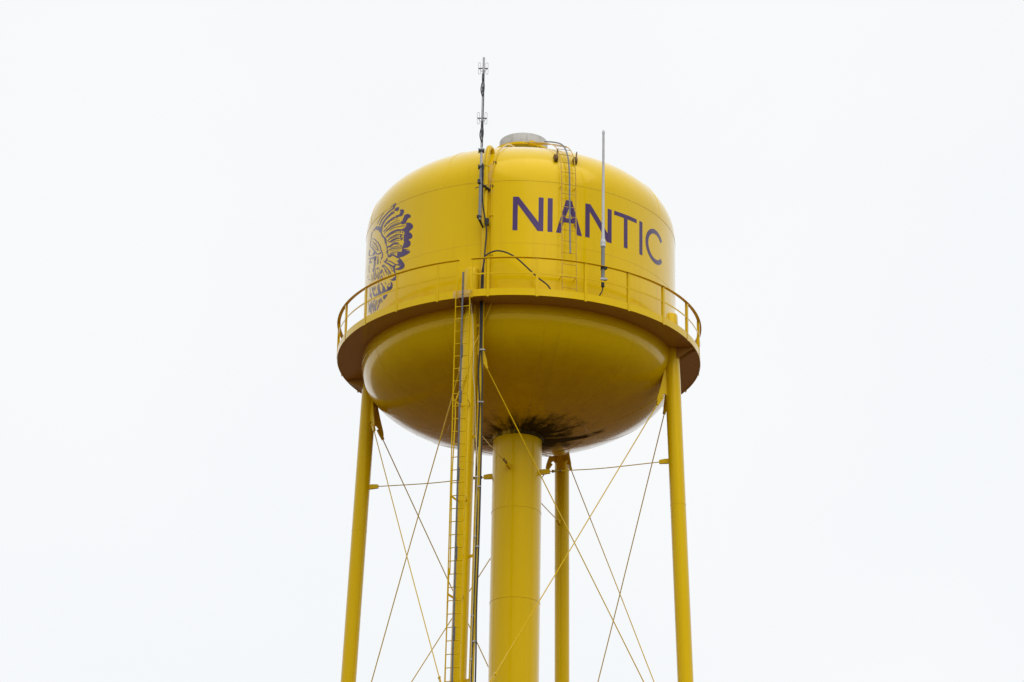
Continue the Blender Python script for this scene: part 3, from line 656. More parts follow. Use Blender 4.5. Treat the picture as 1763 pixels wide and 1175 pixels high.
67.01,1.024 67.33,0.984 67.4,0.936 67.36,0.887 67.16,0.838 66.85,0.79 66.33,0.738 65.87,0.728 65.92,0.77 66.21,0.816 66.39,0.862 66.42,0.909 66.36,0.956 66.53,1.01
62.34,0.981 62.18,0.943 61.94,0.904 61.82,0.873 61.95,0.849 62.25,0.828 62.58,0.807 62.88,0.786 63.15,0.762 63.32,0.735 62.91,0.721 62.45,0.737 62.09,0.756 61.8,0.778 61.48,0.799 61.17,0.822 61.02,0.851 61.16,0.889 61.5,0.931 61.95,0.974
60.41,0.996 60.01,0.921 59.35,0.841 59.08,0.837 59.46,0.912 60.12,0.992
60.59,0.986 60.51,0.911 60.21,0.831 59.99,0.826 60.07,0.901 60.37,0.981
59.42,0.908 59.41,0.875 59.12,0.836 58.85,0.83 58.85,0.863 59.14,0.902
69.69,1.072 70.02,1.042 70.04,1.003 69.99,0.958 69.82,0.904 69.6,0.845 69.07,0.779 68.47,0.764 68.39,0.814 68.6,0.872 68.75,0.925 68.79,0.968 68.78,1.007 69.07,1.055
72.29,1.119 72.35,1.015 71.88,0.896 71.37,0.882 71.32,0.986 71.76,1.104
63.55,1.013 63.47,0.954 63.16,0.89 62.93,0.885 63.01,0.943 63.32,1.008
68.23,1.057 68.48,0.991 68.34,0.914 67.97,0.903 67.73,0.97 67.86,1.046
55.24,2.569 54.57,2.567 53.93,2.568 53.3,2.567 52.65,2.562 51.99,2.555 51.32,2.547 50.62,2.536 49.92,2.523 49.23,2.513 49.25,2.519 49.95,2.534 50.67,2.548 51.38,2.559 52.07,2.568 52.75,2.576 53.43,2.58 54.08,2.581 54.71,2.579 55.32,2.576
55.78,2.501 55.17,2.497 54.58,2.495 53.99,2.494 53.38,2.493 52.75,2.491 52.14,2.49 51.54,2.489 50.95,2.489 50.4,2.491 50.46,2.498 51.06,2.501 51.66,2.502 52.26,2.503 52.88,2.504 53.51,2.506 54.13,2.508 54.73,2.509 55.3,2.509 55.86,2.508
54.52,2.403 53.78,2.399 53.08,2.397 52.41,2.398 51.79,2.4 51.21,2.404 50.65,2.404 50.09,2.399 49.53,2.39 48.97,2.384 49,2.392 49.58,2.404 50.17,2.414 50.78,2.42 51.38,2.42 51.97,2.416 52.58,2.414 53.24,2.413 53.93,2.413 54.6,2.411
54.28,2.333 53.63,2.327 53.01,2.324 52.38,2.32 51.73,2.315 51.07,2.31 50.44,2.302 49.85,2.293 49.29,2.283 48.74,2.274 48.75,2.28 49.31,2.293 49.89,2.305 50.5,2.315 51.15,2.323 51.82,2.329 52.49,2.334 53.12,2.337 53.74,2.339 54.34,2.339
55.02,2.286 54.16,2.275 53.34,2.267 52.56,2.255 51.76,2.233 50.95,2.206 50.21,2.183 49.62,2.171 49.13,2.164 48.65,2.159 48.68,2.165 49.17,2.175 49.65,2.183 50.2,2.195 50.91,2.216 51.73,2.244 52.58,2.267 53.42,2.28 54.25,2.287 55.07,2.292
54.36,2.196 53.52,2.184 52.72,2.175 51.92,2.166 51.06,2.152 50.2,2.137 49.46,2.124 48.93,2.116 48.52,2.11 48.12,2.106 48.14,2.113 48.56,2.123 48.98,2.13 49.51,2.139 50.24,2.152 51.12,2.167 52,2.181 52.82,2.191 53.62,2.198 54.42,2.204
54.49,2.11 53.7,2.1 52.95,2.093 52.23,2.085 51.5,2.073 50.78,2.058 50.11,2.043 49.51,2.028 48.95,2.013 48.4,1.999 48.39,2.005 48.93,2.022 49.5,2.039 50.11,2.055 50.8,2.07 51.54,2.085 52.29,2.098 53.04,2.106 53.79,2.112 54.54,2.117
54.8,2.02 54.13,2.013 53.51,2.011 52.9,2.004 52.26,1.989 51.59,1.969 50.92,1.951 50.9,1.957 51.56,1.979 52.25,2 52.95,2.016 53.62,2.024 54.25,2.027 54.86,2.027
57.51,3.085 56.92,3.091 56.38,3.098 55.84,3.105 55.26,3.11 54.66,3.115 54.1,3.118 53.58,3.12 53.1,3.121 52.64,3.125 52.72,3.132 53.23,3.133 53.74,3.133 54.26,3.132 54.84,3.128 55.44,3.124 56.04,3.119 56.6,3.112 57.12,3.103 57.62,3.092
56.75,2.934 56.05,2.94 55.4,2.949 54.74,2.954 54.01,2.952 53.25,2.946 52.5,2.938 51.78,2.927 51.06,2.915 50.36,2.905 50.38,2.912 51.1,2.926 51.83,2.94 52.58,2.951 53.35,2.959 54.14,2.966 54.9,2.967 55.6,2.963 56.24,2.952 56.86,2.941
55.83,2.804 55.02,2.807 54.25,2.812 53.48,2.816 52.7,2.815 51.9,2.812 51.14,2.807 50.42,2.8 49.74,2.792 49.08,2.785 49.11,2.792 49.8,2.803 50.5,2.813 51.23,2.82 52.01,2.825 52.82,2.829 53.63,2.829 54.42,2.826 55.18,2.819 55.93,2.811
65.74,1.95 65.87,1.916 65.92,1.879 65.97,1.842 66.02,1.806 66.07,1.769 66.03,1.73 65.85,1.724 65.71,1.758 65.66,1.795 65.62,1.832 65.57,1.869 65.52,1.906 65.56,1.945
63.66,1.812 63.65,1.78 63.55,1.745 63.49,1.71 63.47,1.673 63.48,1.635 63.41,1.594 63.25,1.59 63.16,1.626 63.15,1.664 63.17,1.701 63.24,1.737 63.33,1.772 63.5,1.808
68.05,1.867 68.16,1.837 68.15,1.805 68.18,1.773 68.27,1.741 68.4,1.708 68.41,1.673 68.18,1.666 67.94,1.694 67.81,1.727 67.72,1.759 67.69,1.792 67.7,1.824 67.82,1.86
59.67,1.707 59.38,1.671 59.04,1.636 58.75,1.602 58.55,1.57 58.39,1.539 58.17,1.507 58.04,1.505 58.13,1.534 58.29,1.565 58.5,1.598 58.79,1.633 59.14,1.669 59.55,1.705
58.37,1.722 58.03,1.685 57.63,1.648 57.28,1.613 57.02,1.58 56.8,1.547 56.51,1.514 56.38,1.512 56.52,1.544 56.74,1.576 57.01,1.61 57.36,1.646 57.77,1.684 58.24,1.721
62.17,1.837 62.07,1.794 61.82,1.747 61.68,1.744 61.77,1.787 62.02,1.834
72.52,2.388 72.8,2.379 72.88,2.365 73.04,2.356 73.37,2.354 73.83,2.358 74.16,2.355 73.81,2.34 73.17,2.329 72.68,2.326 72.3,2.329 72.1,2.34 72.02,2.355 72.13,2.376
70.1,1.891 70.02,1.855 69.82,1.816 69.7,1.782 69.72,1.754 69.82,1.731 69.8,1.703 69.55,1.695 69.32,1.715 69.22,1.739 69.2,1.768 69.32,1.803 69.52,1.842 69.84,1.884
55.86,1.788 55.4,1.759 54.93,1.732 54.5,1.704 54.12,1.674 53.78,1.642 53.51,1.61 53.32,1.578 53.17,1.544 52.99,1.51 52.83,1.507 52.9,1.54 53.01,1.573 53.2,1.607 53.49,1.641 53.85,1.674 54.25,1.707 54.71,1.737 55.23,1.764 55.76,1.79
56.42,1.697 56.13,1.663 55.76,1.631 55.44,1.599 55.19,1.567 54.99,1.535 54.69,1.502 54.5,1.499 54.61,1.53 54.82,1.563 55.08,1.596 55.41,1.63 55.79,1.663 56.25,1.696
71.85,1.579 71.78,1.533 71.53,1.483 71.38,1.436 71.37,1.392 71.46,1.351 71.37,1.305 71.02,1.295 70.77,1.331 70.69,1.373 70.69,1.417 70.84,1.465 71.08,1.515 71.49,1.57
67.85,1.485 67.76,1.433 67.38,1.374 67.11,1.367 67.2,1.419 67.57,1.477
65.43,1.452 65.62,1.392 65.55,1.326 65.3,1.318 65.11,1.378 65.18,1.445
63.77,1.424 63.66,1.348 63.33,1.266 63.1,1.261 63.2,1.336 63.53,1.418
61.54,1.01 61.32,0.939 60.91,0.865 60.74,0.861 60.96,0.932 61.36,1.006
68.62,1.133 69.04,1.096 69.16,1.05 68.86,1.041 68.45,1.077 68.33,1.124
70.8,1.192 71.02,1.137 71.07,1.078 71.04,1.019 70.88,0.964 70.64,0.909 70.24,0.851 69.91,0.843 69.98,0.893 70.21,0.946 70.37,1.001 70.4,1.059 70.35,1.118 70.46,1.182
65.67,0.988 65.86,0.937 65.82,0.879 65.6,0.873 65.42,0.924 65.45,0.982
63.46,0.947 63.55,0.884 63.44,0.817 63.24,0.812 63.15,0.874 63.26,0.941
73.36,1.295 73.48,1.217 73.25,1.129 72.91,1.12 72.8,1.198 73.02,1.286
61.23,0.938 61.5,0.889 61.59,0.835 61.41,0.829 61.14,0.878 61.04,0.933"""
ol = []
for line in EMBLEM.strip().split('\n'):
    ol.append([(-float(q.split(',')[0]), float(q.split(',')[1])) for q in line.split()])
wrap_paint(ol, 'painted_emblem', 0.004, label='purple emblem of a head in profile wearing a large feathered headdress')

# ---- balcony
balc = empty('balcony', tower)
MB().lathe([(4.614, 0.0), (4.626, 0.0), (4.626, 0.185), (4.614, 0.185)], 192, closed=True).build('fascia', 'fascia', balc)
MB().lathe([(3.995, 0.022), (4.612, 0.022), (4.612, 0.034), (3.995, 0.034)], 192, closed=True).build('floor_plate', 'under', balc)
for k in range(24):                          # added bright studs standing in for sky seen through the floor's drain holes
    a = 12.5 + 15 * k
    MB().tube([cy(a, 4.50, 0.022), cy(a, 4.50, 0.012)], 0.011, 6).build('drain_hole_stud', 'galv', balc)

# ---- railing with a gap for the ladder
rail = empty('railing', tower)
A0, A1 = -14.4, 360 - 19.2
MB().lathe([(4.575, 0.985), (4.66, 0.985), (4.66, 0.993), (4.583, 0.993), (4.583, 1.035), (4.575, 1.035)], 170, A0 - 0.5, A1 + 0.5, closed=True).build('top_rail', 'yellow', rail)
MB().lathe([(4.612, 0.568), (4.622, 0.568), (4.622, 0.606), (4.612, 0.606)], 170, A0, A1, closed=True).build('middle_rail', 'yellow', rail)
post_az = [5.1 + 14.97 * k for k in range(0, 23)] + [-9.6, -14.4, -19.2]
post_az = [a for a in post_az if a < 360 - 24 + 1]
for a in post_az:
    e, tdir, zz = er(R_(a)), et(R_(a)), Vector((0, 0, 1))
    w = 0.062 if a not in (-14.4, -19.2) else 0.036
    b = MB()
    b.box(cy(a, 4.634, 0.478), tdir, e, zz, w, 0.008, 1.01)
    b.box(cy(a, 4.600, 0.585) - tdir * (w / 2 - 0.004), e, tdir, zz, 0.058, 0.008, 0.79)
    b.build('post', 'yellow', rail)

# ---- legs
PHI = -0.2979986
LR, LK = 4.0113, 0.03559
def leg_axis(i, z):
    return er(PHI + i * math.pi / 2) * (LR - LK * z) + Vector((0, 0, z + Z0))
ROD_T, ROD_B = -0.75, -10.85
STRUT_Z = -2.93
legs = []
for i in range(4):
    a = PHI + i * math.pi / 2
    path = [leg_axis(i, z) for z in (-Z0 + 0.45, -24, -16, -8, -4, -1, 0.0, 0.93, 0.975, 1.0, 1.008)]
    rad = [0.193] * 8 + [0.180, 0.13, 0.004]
    lg = MB().tube(path, rad, 40).build('leg', 'yellow', tower)
    legs.append(lg)
    for z in (-4.1, -9.9, -15.8, -21.7):     # butt welds of the pipe lengths
        MB().tube([leg_axis(i, z + 0.012), leg_axis(i, z - 0.012)], 0.1965, 40).build('weld_seam', 'yellow', lg)
    # bracket that carries the balcony at the leg
    for s in (-1, 1):
        base = leg_axis(i, 0) + et(a) * (s * 0.12)
        q = [Vector((base.x, base.y, Z0)) + er(a) * d + Vector((0, 0, z)) for d, z in ((0.10, 0.018), (0.585, 0.018), (0.585, -0.03), (0.16, -0.27), (0.10, -0.27))]
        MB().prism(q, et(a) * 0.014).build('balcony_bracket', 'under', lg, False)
    # gusset plates towards both neighbours
    for j in ((i + 1) % 4, (i + 3) % 4):
        h = (leg_axis(j, -4) - leg_axis(i, -4))
        h.z = 0
        h.normalize()
        o = leg_axis(i, 0)
        pts = [(0.10, -0.22), (0.185, -0.40), (0.36, -1.00), (0.47, -1.33), (0.49, -1.44), (0.40, -1.47), (0.345, -1.28), (0.26, -1.20), (0.12, -1.30)]
        q = [o + h * d + Vector((0, 0, z)) - er(a) * (LK * z) for d, z in pts]
        MB().prism(q, h.cross(Vector((0, 0, 1))) * 0.03).build('gusset_plate', 'yellow', lg, False)
    # foot: base plate on a concrete pier, below the frame
    f = leg_axis(i, -Z0 + 0.45)
    MB().box((f.x, f.y, 0.43), Vector((1, 0, 0)), Vector((0, 1, 0)), Vector((0, 0, 1)), 0.8, 0.8, 0.04).build('base_plate', 'yellow', lg, False)
    MB().tube([(f.x, f.y, -0.5), (f.x, f.y, 0.36), (f.x, f.y, 0.41)], [0.85, 0.80, 0.76], 32).build('concrete_pier', 'concrete', lg)

# ---- riser pipe
riser = MB().tube([(0, 0, 0.2), (0, 0, Z0 - 8), (0, 0, Z0 - 2.06)], 0.622, 72).build('riser', 'yellow', tower)
tag(riser, 'thick yellow riser pipe under the middle of the bowl')
def rring(z, r=0.626, h=0.012):
    return MB().tube([(0, 0, Z0 + z - h), (0, 0, Z0 + z + h)], r, 72).build('weld_seam', 'yellow', riser)
for z in (-3.97, -6.32, -8.7, -11.1):
    rring(z, 0.6285, 0.009)
MB().tube([(0, 0, Z0 - 2.06), (0, 0, Z0 - 2.02), (0, 0, Z0 - 1.90)], [0.645, 0.655, 0.66], 72).build('flange', 'tank', riser)
MB().tube([(0, 0, -0.5), (0, 0, 0.30)], 1.3, 48).build('concrete_pier', 'concrete', riser)

# ---- bracing
def turnbuckle(b, c, d, s, ln=0.34):
    b.bar(c - d * ln / 2 + s * 0.022, c + d * ln / 2 + s * 0.022, s.cross(d), 0.020, 0.012)
    b.bar(c - d * ln / 2 - s * 0.022, c + d * ln / 2 - s * 0.022, s.cross(d), 0.020, 0.012)
    b.box(c - d * ln / 2, d, s, d.cross(s), 0.05, 0.062, 0.045)
    b.box(c + d * ln / 2, d, s, d.cross(s), 0.05, 0.062, 0.045)
def clevis(b, a, d, s, ln, w, w2=None, t=0.05):
    """tapering fork plate from a along d"""
    w2 = w2 or w * 0.75
    q = [a + s * w / 2, a + s * w * 0.55 + d * ln * 0.45, a + d * ln + s * w2 / 2, a + d * ln - s * w2 / 2, a - s * w * 0.5 + d * ln * 0.4, a - s * w / 2]
    b.prism(q, d.cross(s) * t)
for i in range(4):
    for j in ((i + 1) % 4, (i + 3) % 4):
        A, B = leg_axis(i, ROD_T), leg_axis(j, ROD_B)
        d = (B - A).normalized()
        L = (B - A).length
        h = (leg_axis(j, -4) - leg_axis(i, -4))
        nrm = Vector((h.x, h.y, 0)).normalized().cross(Vector((0, 0, 1)))
        off = nrm * (0.020 if j == (i + 1) % 4 else -0.020)     # the two rods of a panel pass each other
        rd = MB().tube([A + d * 0.80 + off * 0.3, A + d * L * 0.5 + off, B - d * 0.35 + off * 0.3], 0.0135, 8).build('brace_rod', 'yellow', tower)
        side = nrm.cross(d)
        b = MB()
        clevis(b, A + d * 0.62, d, side, 0.30, 0.085, 0.055, 0.055)
        b.tube([A + d * 0.70 - nrm * 0.045, A + d * 0.70 + nrm * 0.045], 0.016, 8)
        b.build('clevis', 'yellow', rd, False)
        t = MB()
        turnbuckle(t, A + d * (L * 0.847) + off * 0.6, d, side)
        t.build('turnbuckle', 'yellow', rd, False)
        gq = B - h.normalized() * 0.17
        MB().prism([gq, gq + Vector((0, 0, 0.5)) - h.normalized() * 0.05, gq + Vector((0, 0, 0.55)) - h.normalized() * 0.28, gq + Vector((0, 0, 0.1)) - h.normalized() * 0.12], nrm * 0.03).build('end_plate', 'yellow', rd, False)
for i in range(4):
    a = PHI + i * math.pi / 2
    e = er(a)
    P = Vector((e.x * 0.62, e.y * 0.62, Z0 + STRUT_Z))
    Q = leg_axis(i, STRUT_Z) - e * 0.19
    d = (Q - P).normalized()
    mid = (P + Q) / 2 - Vector((0, 0, 0.035))
    path = spline([P + d * 0.22, P + d * 0.7 + Vector((0, 0, -0.012)), mid, Q - d * 0.22], 6)
    rd = MB().tube(path, 0.0125, 8).build('strut_rod', 'yellow', tower)
    up_ = Vector((0, 0, 1))
    for pt, dr, wd in ((P - d * 0.02, d, 0.125), (Q + d * 0.03, -d, 0.115)):
        b = MB()
        clevis(b, pt, dr, up_, 0.27, wd, wd * 0.8, 0.06)
        b.build('end_fork', 'yellow', rd, False)
    t = MB()
    turnbuckle(t, P + d * 0.42, d, up_, 0.2)
    t.build('turnbuckle', 'rust', rd, False)

# ---- ladder up the front leg
eF, tF = er(PHI), et(PHI)
def lad(t, z, dd=0.0):
    return eF * (4.70 - 0.010 * z + dd) + tF * t + Vector((0, 0, z + Z0))
ladder = empty('access_ladder', tower)
LT = (-0.165, 0.190)
for t, top in zip(LT, (0.17, 0.17)):
    MB().bar(lad(t, top), lad(t, -26.5), eF, 0.06, 0.011).build('side_rail', 'yellow', ladder, False)
    # upper ends carried on as hand grips through the gap in the railing
rung_me = None
z = 0.05
while z > -26.4:
    a, b = lad(LT[0] + 0.003, z), lad(LT[1] - 0.003, z)
    if rung_me is None:
        mb = MB()
        mb.tube([Vector((0, 0, 0)), Vector((1, 0, 0)) * (b - a).length], 0.012, 8)
        rung_me = mb.mesh('rung', 'yellow')
    o = bpy.data.objects.new('rung', rung_me)
    col.objects.link(o)
    o.parent = ladder
    o.location = a
    o.rotation_euler = (0, 0, PHI)
    z -= 0.3215
for k in range(11):                          # stand-offs to the leg
    z = -2.66 - 2.42 * k
    for t in LT:
        s = 1 if t > 0 else -1
        A = lad(t, z)
        B = leg_axis(0, z) + eF * 0.145 + tF * (s * 0.115)
        MB().bar(A, B, Vector((0, 0, 1)), 0.055, 0.010).build('stand_off', 'yellow', ladder, False)
sr = MB().bar(lad(0.015, 0.62, 0.032), lad(0.015, -26, 0.032), tF, 0.036, 0.030).build('safety_rail', 'rail_grey', ladder, False)
for k in range(12):
    z = -1.45 if k == 0 else -2.62 - 1.95 * (k - 1)
    MB().bar(lad(0.032, z + 0.16, 0.030), lad(0.032, z - 0.16, 0.030), tF, 0.040, 0.045).build('splice_plate', 'dark_grey', sr, False)
z = -1.6
ntc = MB()
while z > -16:                               # notches of the climbing rail
    ntc.box(lad(0.015, z, 0.050), tF, eF, Vector((0, 0, 1)), 0.020, 0.006, 0.04)
    z -= 0.15
ntc.build('notch_strip', 'mast_light', sr, False)

# ---- overflow pipe beside the front leg, up the shell and over the roof edge
def fF(t, z, d):
    return eF * (d - 0.0356 * z) + tF * t + Vector((0, 0, z + Z0))
pa = [fF(0.362, z, 4.14) for z in (-Z0 + 0.6, -18, -9)] + [fF(0.355, -5, 4.14), fF(0.340, -2, 4.14), fF(0.322, -0.2, 4.14)]
pa += [cy(-12.6, 4.085, z) for z in (0.5, 1.5, 2.5, 3.3, 3.74)]
over = MB().tube(pa, 0.064, 18).build('overflow_pipe', 'yellow', tower)
tag(over, 'yellow overflow pipe running up beside the front leg and over the roof edge')
bend = spline([cy(-12.6, 4.085, 3.72), cy(-12.5, 4.06, 3.92), cy(-12.3, 3.97, 4.20), cy(-12.1, 3.86, 4.33), cy(-11.75, 3.72, 4.33), cy(-11.5, 3.63, 4.2), cy(-11.5, 3.60, 4.0)], 6)
MB().tube(bend, 0.064, 18).build('goose_neck', 'yellow', over)
MB().tube([cy(-12.6, 4.085, 3.70), cy(-12.6, 4.085, 3.745)], 0.074, 18).build('collar', 'yellow', over)
for z in (-0.55, -3.45, -6.47, -9.5, -12.5):
    A, B = fF(0.345, z, 4.14), leg_axis(0, z) + tF * 0.17 + eF * 0.05
    MB().bar(A, B, Vector((0, 0, 1)), 0.075, 0.012).build('pipe_bracket', 'yellow', over, False)

# ---- thin conduits
con = MB().tube(spline([fF(0.545, 0.03, 4.1), fF(0.53, -0.04, 4.1), fF(0.317, -0.53, 4.03), fF(0.222, -0.83, 4.05), fF(0.137, -1.17, 4.16), fF(0.054, -1.73, 4.235), fF(-0.037, -2.03, 4.24), fF(-0.204, -2.44, 4.22),
    fF(-0.242, -2.60, 4.22), fF(-0.230, -2.98, 4.22), fF(-0.247, -3.87, 4.22), fF(-0.256, -4.61, 4.22), fF(-0.225, -6.79, 4.22), fF(-0.25, -7.15, 4.22), fF(-0.25, -12, 4.22), fF(-0.25, -26, 4.22)], 5), 0.017, 8)
con.build('conduit', 'yellow', tower)
th = [cy(-10.0, 4.045, 0.03), cy(-10.0, 4.045, 0.45), cy(-10.3, 4.045, 1.62), cy(-10.55, 4.045, 2.87), cy(-10.5, 4.04, 3.30), cy(-10.0, 4.0, 3.69), cy(-9.7, 3.93, 3.93),
      cy(-9.3, 3.77, 4.21), cy(-8.9, 3.65, 4.36), cy(-7.9, 3.48, 4.51), cy(-6.5, 2.9, dome_z(2.9) + 0.08), cy(-5, 2.0, dome_z(2.0) + 0.15), cy(-3, 1.2, 5.55), cy(-25, 0.8, 5.9)]
cnd = MB().tube(spline(th, 5), 0.014, 8).build('roof_conduit', 'yellow', tower)
for dg, rr_, zz_ in ((-10.25, 4.03, 1.35), (-10.5, 4.03, 2.4), (-10.52, 4.03, 3.2), (-9.75, 3.94, 3.88)):
    MB().box(cy(dg, rr_, zz_), et(R_(dg)), er(R_(dg)), Vector((0, 0, 1)), 0.075, 0.05, 0.03).build('clip', 'rust' if zz_ > 3 else 'yellow', cnd, False)

# ---- roof ladder
rl = empty('roof_ladder', tower)
RA = R_(16.4)
def rp(t, r, z):
    return er(RA) * r + et(RA) * t + Vector((0, 0, z + Z0))
line = [(4.27, 0.12), (4.24, 0.8), (4.18, 2.0), (4.13, 3.0), (4.12, 3.39), (4.08, 3.70), (3.98, 4.02), (3.86, 4.22), (3.69, 4.42), (3.44, 4.62), (3.14, 4.80), (2.60, 5.08), (2.2, 5.28), (1.6, 5.56), (0.86, 5.90)]
for t in (-0.182, 0.182):
    pts = spline([rp(t, r, z) for r, z in line], 4)
    MB().tube(pts, 0.0115, 8).build('side_rail', 'oxide', rl)
fine = spline([Vector((r, 0, z)) for r, z in line], 12)
acc, nxt = 0.0, 0.28
rr_me = MB().tube([Vector((-0.18, 0, 0)), Vector((0.18, 0, 0))], 0.0085, 8).mesh('rung', 'oxide')
for k in range(1, len(fine)):
    acc += (fine[k] - fine[k - 1]).length
    if acc >= nxt:
        nxt += 0.318
        o = bpy.data.objects.new('rung', rr_me)
        col.objects.link(o)
        o.parent = rl
        o.location = rp(0, fine[k].x, fine[k].z)
        o.rotation_euler = (0, 0, RA)
srl = [(4.27, 1.35), (4.22, 2.0), (4.17, 3.0), (4.155, 3.39), (4.115, 3.72), (4.01, 4.05), (3.885, 4.26), (3.71, 4.47), (3.46, 4.67), (3.16, 4.85), (2.62, 5.13), (2.0, 5.43)]
MB().tube(spline([rp(0.01, r, z) for r, z in srl], 5), 0.019, 8).build('safety_rail', 'mast', rl)
for z, r in ((0.75, 4.24), (2.25, 4.165), (3.2, 4.125)):
    for t in (-0.182, 0.182):
        MB().bar(rp(t, r, z), rp(t, 3.99, z), Vector((0, 0, 1)), 0.04, 0.008).build('stand_off', 'yellow', rl, False)
for t in (-0.265, 0.235):                    # rusty rollers at the edge of the roof
    r, z = 3.86, 4.06
    b = MB()
    b.tube([rp(t - 0.04, r, z), rp(t + 0.04, r, z)], 0.105, 16)
    b.bar(rp(t + 0.02, r + 0.02, z + 0.02), rp(t + 0.06, r - 0.04, z + 0.27), er(RA), 0.06, 0.02)
    b.build('roller', 'rust', rl)
    MB().bar(rp(t, r, z), rp(0.182 if t > 0 else -0.182, r, z + 0.16), er(RA), 0.03, 0.012).build('roller_arm', 'yellow', rl, False)

# ---- roof vent with the ring the roof ladder turns on
vent = empty('roof_vent', tower)
b = MB()
b.tube([(0, 0, Z0 + 5.10), (0, 0, Z0 + 6.02)], 0.40, 40)
b.build('neck', 'yellow', vent)
cap = MB().lathe([(0.41, 6.005), (0.628, 6.005), (0.632, 6.30), (0.625, 6.312), (0.001, 6.40)], 64).build('cap', 'zinc', vent)
cap.location.x = 0.035
tag(cap, 'grey sheet metal vent cap on the crown of the roof')
for k in range(10):
    a = 36 * k + 8
    MB().box(cy(a, 0.633, 6.155), et(R_(a)), er(R_(a)), Vector((0, 0, 1)), 0.014, 0.010, 0.28).build('cap_seam', 'zinc', cap, False)
MB().lathe([(0.755, 5.925), (0.768, 5.925), (0.768, 5.985), (0.755, 5.985)], 64, closed=True).build('ring', 'yellow', vent)
for k in range(6):
    a = -27 + 60 * k
    MB().bar(cy(a, 0.748, 5.96), cy(a, 0.748, dome_z(0.75) - 0.02), et(R_(a)), 0.035, 0.012).build('ring_post', 'yellow', vent, False)
MB().box(rp(0.02, 0.83, 5.93), er(RA), et(RA), Vector((0, 0, 1)), 0.10, 0.14, 0.10).build('pivot_block', 'yellow', vent, False)

# ---- drain stub on the shell
drain = MB().tube([cy(12.7, 3.98, 0.36), cy(12.7, 4.12, 0.33), cy(12.7, 4.16, 0.29)], 0.035, 12).build('drain_stub', 'rust', tower)

# ================================================================ antennas and cables carried by the tower
# ---- dipole mast
MX, MY = -1.003, -4.284
def mp(dx, z, dy=0.0):
    return Vector((MX + dx, MY + dy, z + Z0))
mast = empty('dipole_antenna')
mast.location = (0, 0, 0)
tag(mast, 'tall grey mast antenna with two pairs of folded dipole loops at the roof edge', 'antenna')
MB().tube([mp(0, 3.30), mp(0.004, 4.2), mp(0.012, 6.575)], [0.031, 0.031, 0.029], 14).build('upper_tube', 'galv', mast)
MB().tube([mp(-0.006, 2.12), mp(0, 3.56)], 0.038, 16).build('lower_tube', 'mast', mast)
for zc in (6.27, 4.885):
    ar = MB().bar(mp(-0.12, zc), mp(0.12, zc), Vector((0, 0, 1)), 0.022, 0.022).build('dipole_arm', 'dark', mast, False)
    b = MB()
    for s in (-1, 1):
        b.tube([mp(s * 0.10, zc - 0.01), mp(s * 0.02, zc - 0.10)], 0.007, 6)
    b.build('arm_stay', 'galv', ar)
    for s in (-1, 1):
        b = MB()
        for v in (-1, 1):
            pts = []
            for k in range(9):
                a = math.pi * k / 8
                pts.append(mp(s * 0.093 + 0.028 * math.cos(a), zc + v * (0.13 + 0.03 * math.sin(a))))
            pts = [mp(s * 0.093 + 0.028, zc + v * 0.012)] + pts + [mp(s * 0.093 - 0.028, zc + v * 0.012)]
            b.tube(pts, 0.0065, 6)
        b.build('dipole_loop', 'fibre', mast)
for z0, z1 in ((5.93, 6.12), (5.60, 5.75), (4.62, 4.80), (4.36, 4.55)):
    MB().tube([mp(0.004, z0), mp(0.004, z1)], 0.035, 10).build('tape_wrap', 'dark_grey', mast)
for zc in (5.70, 4.44):                       # phasing harness looped against the mast
    b = MB()
    b.tube(spline([mp(0.012, zc + 0.28, -0.03), mp(-0.035, zc + 0.08, -0.035), mp(-0.045, zc - 0.06, -0.03), mp(-0.01, zc - 0.22, -0.035)], 5), 0.012, 8)
    b.tube(spline([mp(0.012, zc + 0.28, -0.035), mp(0.035, zc + 0.08, -0.035), mp(0.03, zc - 0.08, -0.03), mp(0.0, zc - 0.22, -0.035)], 5), 0.012, 8)
    b.build('cable_loop', 'rubber', mast)
MB().tube(spline([mp(0.02, 6.2, -0.028), mp(0.03, 5.3, -0.028), mp(0.018, 4.6, -0.028), mp(0.026, 4.1, -0.03)], 6), 0.010, 8).build('feed_cable', 'rubber', mast)
for zc in (3.99, 3.55):
    b = MB()
    b.box(mp(0.0, zc), Vector((1, 0, 0)), Vector((0, 1, 0)), Vector((0, 0, 1)), 0.115, 0.10, 0.045)
    for s in (-1, 1):
        b.box(mp(s * 0.060, zc), Vector((1, 0, 0)), Vector((0, 1, 0)), Vector((0, 0, 1)), 0.03, 0.12, 0.085)
    b.build('clamp', 'dark', mast, False)
wall = cy(-11.4, 4.0, 3.10)
b = MB()
b.tube([mp(-0.05, 3.13, -0.03), mp(0.0, 3.07), Vector((MX + 0.10, MY + 0.1, 3.07 + Z0)), wall], [0.035, 0.04, 0.036, 0.036], 10)
b.bar(mp(-0.14, 2.99, 0.04), mp(0.17, 3.09, 0.04), Vector((0, 0, 1)), 0.014, 0.014)
b.box(mp(-0.05, 3.14, -0.03), Vector((1, 0, 0)), Vector((0, 1, 0)), Vector((0, 0, 1)), 0.06, 0.08, 0.10)
b.build('wall_arm', 'dark', mast)
b = MB()
b.tube([mp(-0.055, 2.24, -0.03), mp(-0.02, 2.15, 0.02), cy(-12.9, 4.10, 2.02)], [0.034, 0.034, 0.022], 10)
b.box(mp(-0.02, 2.20), Vector((1, 0, 0)), Vector((0, 1, 0)), Vector((0, 0, 1)), 0.12, 0.10, 0.035)
b.box(cy(-11.55, 4.14, 2.17), et(R_(-11.5)), er(R_(-11.5)), Vector((0, 0, 1)), 0.085, 0.10, 0.17)
b.build('foot_clamp', 'dark', mast, False)

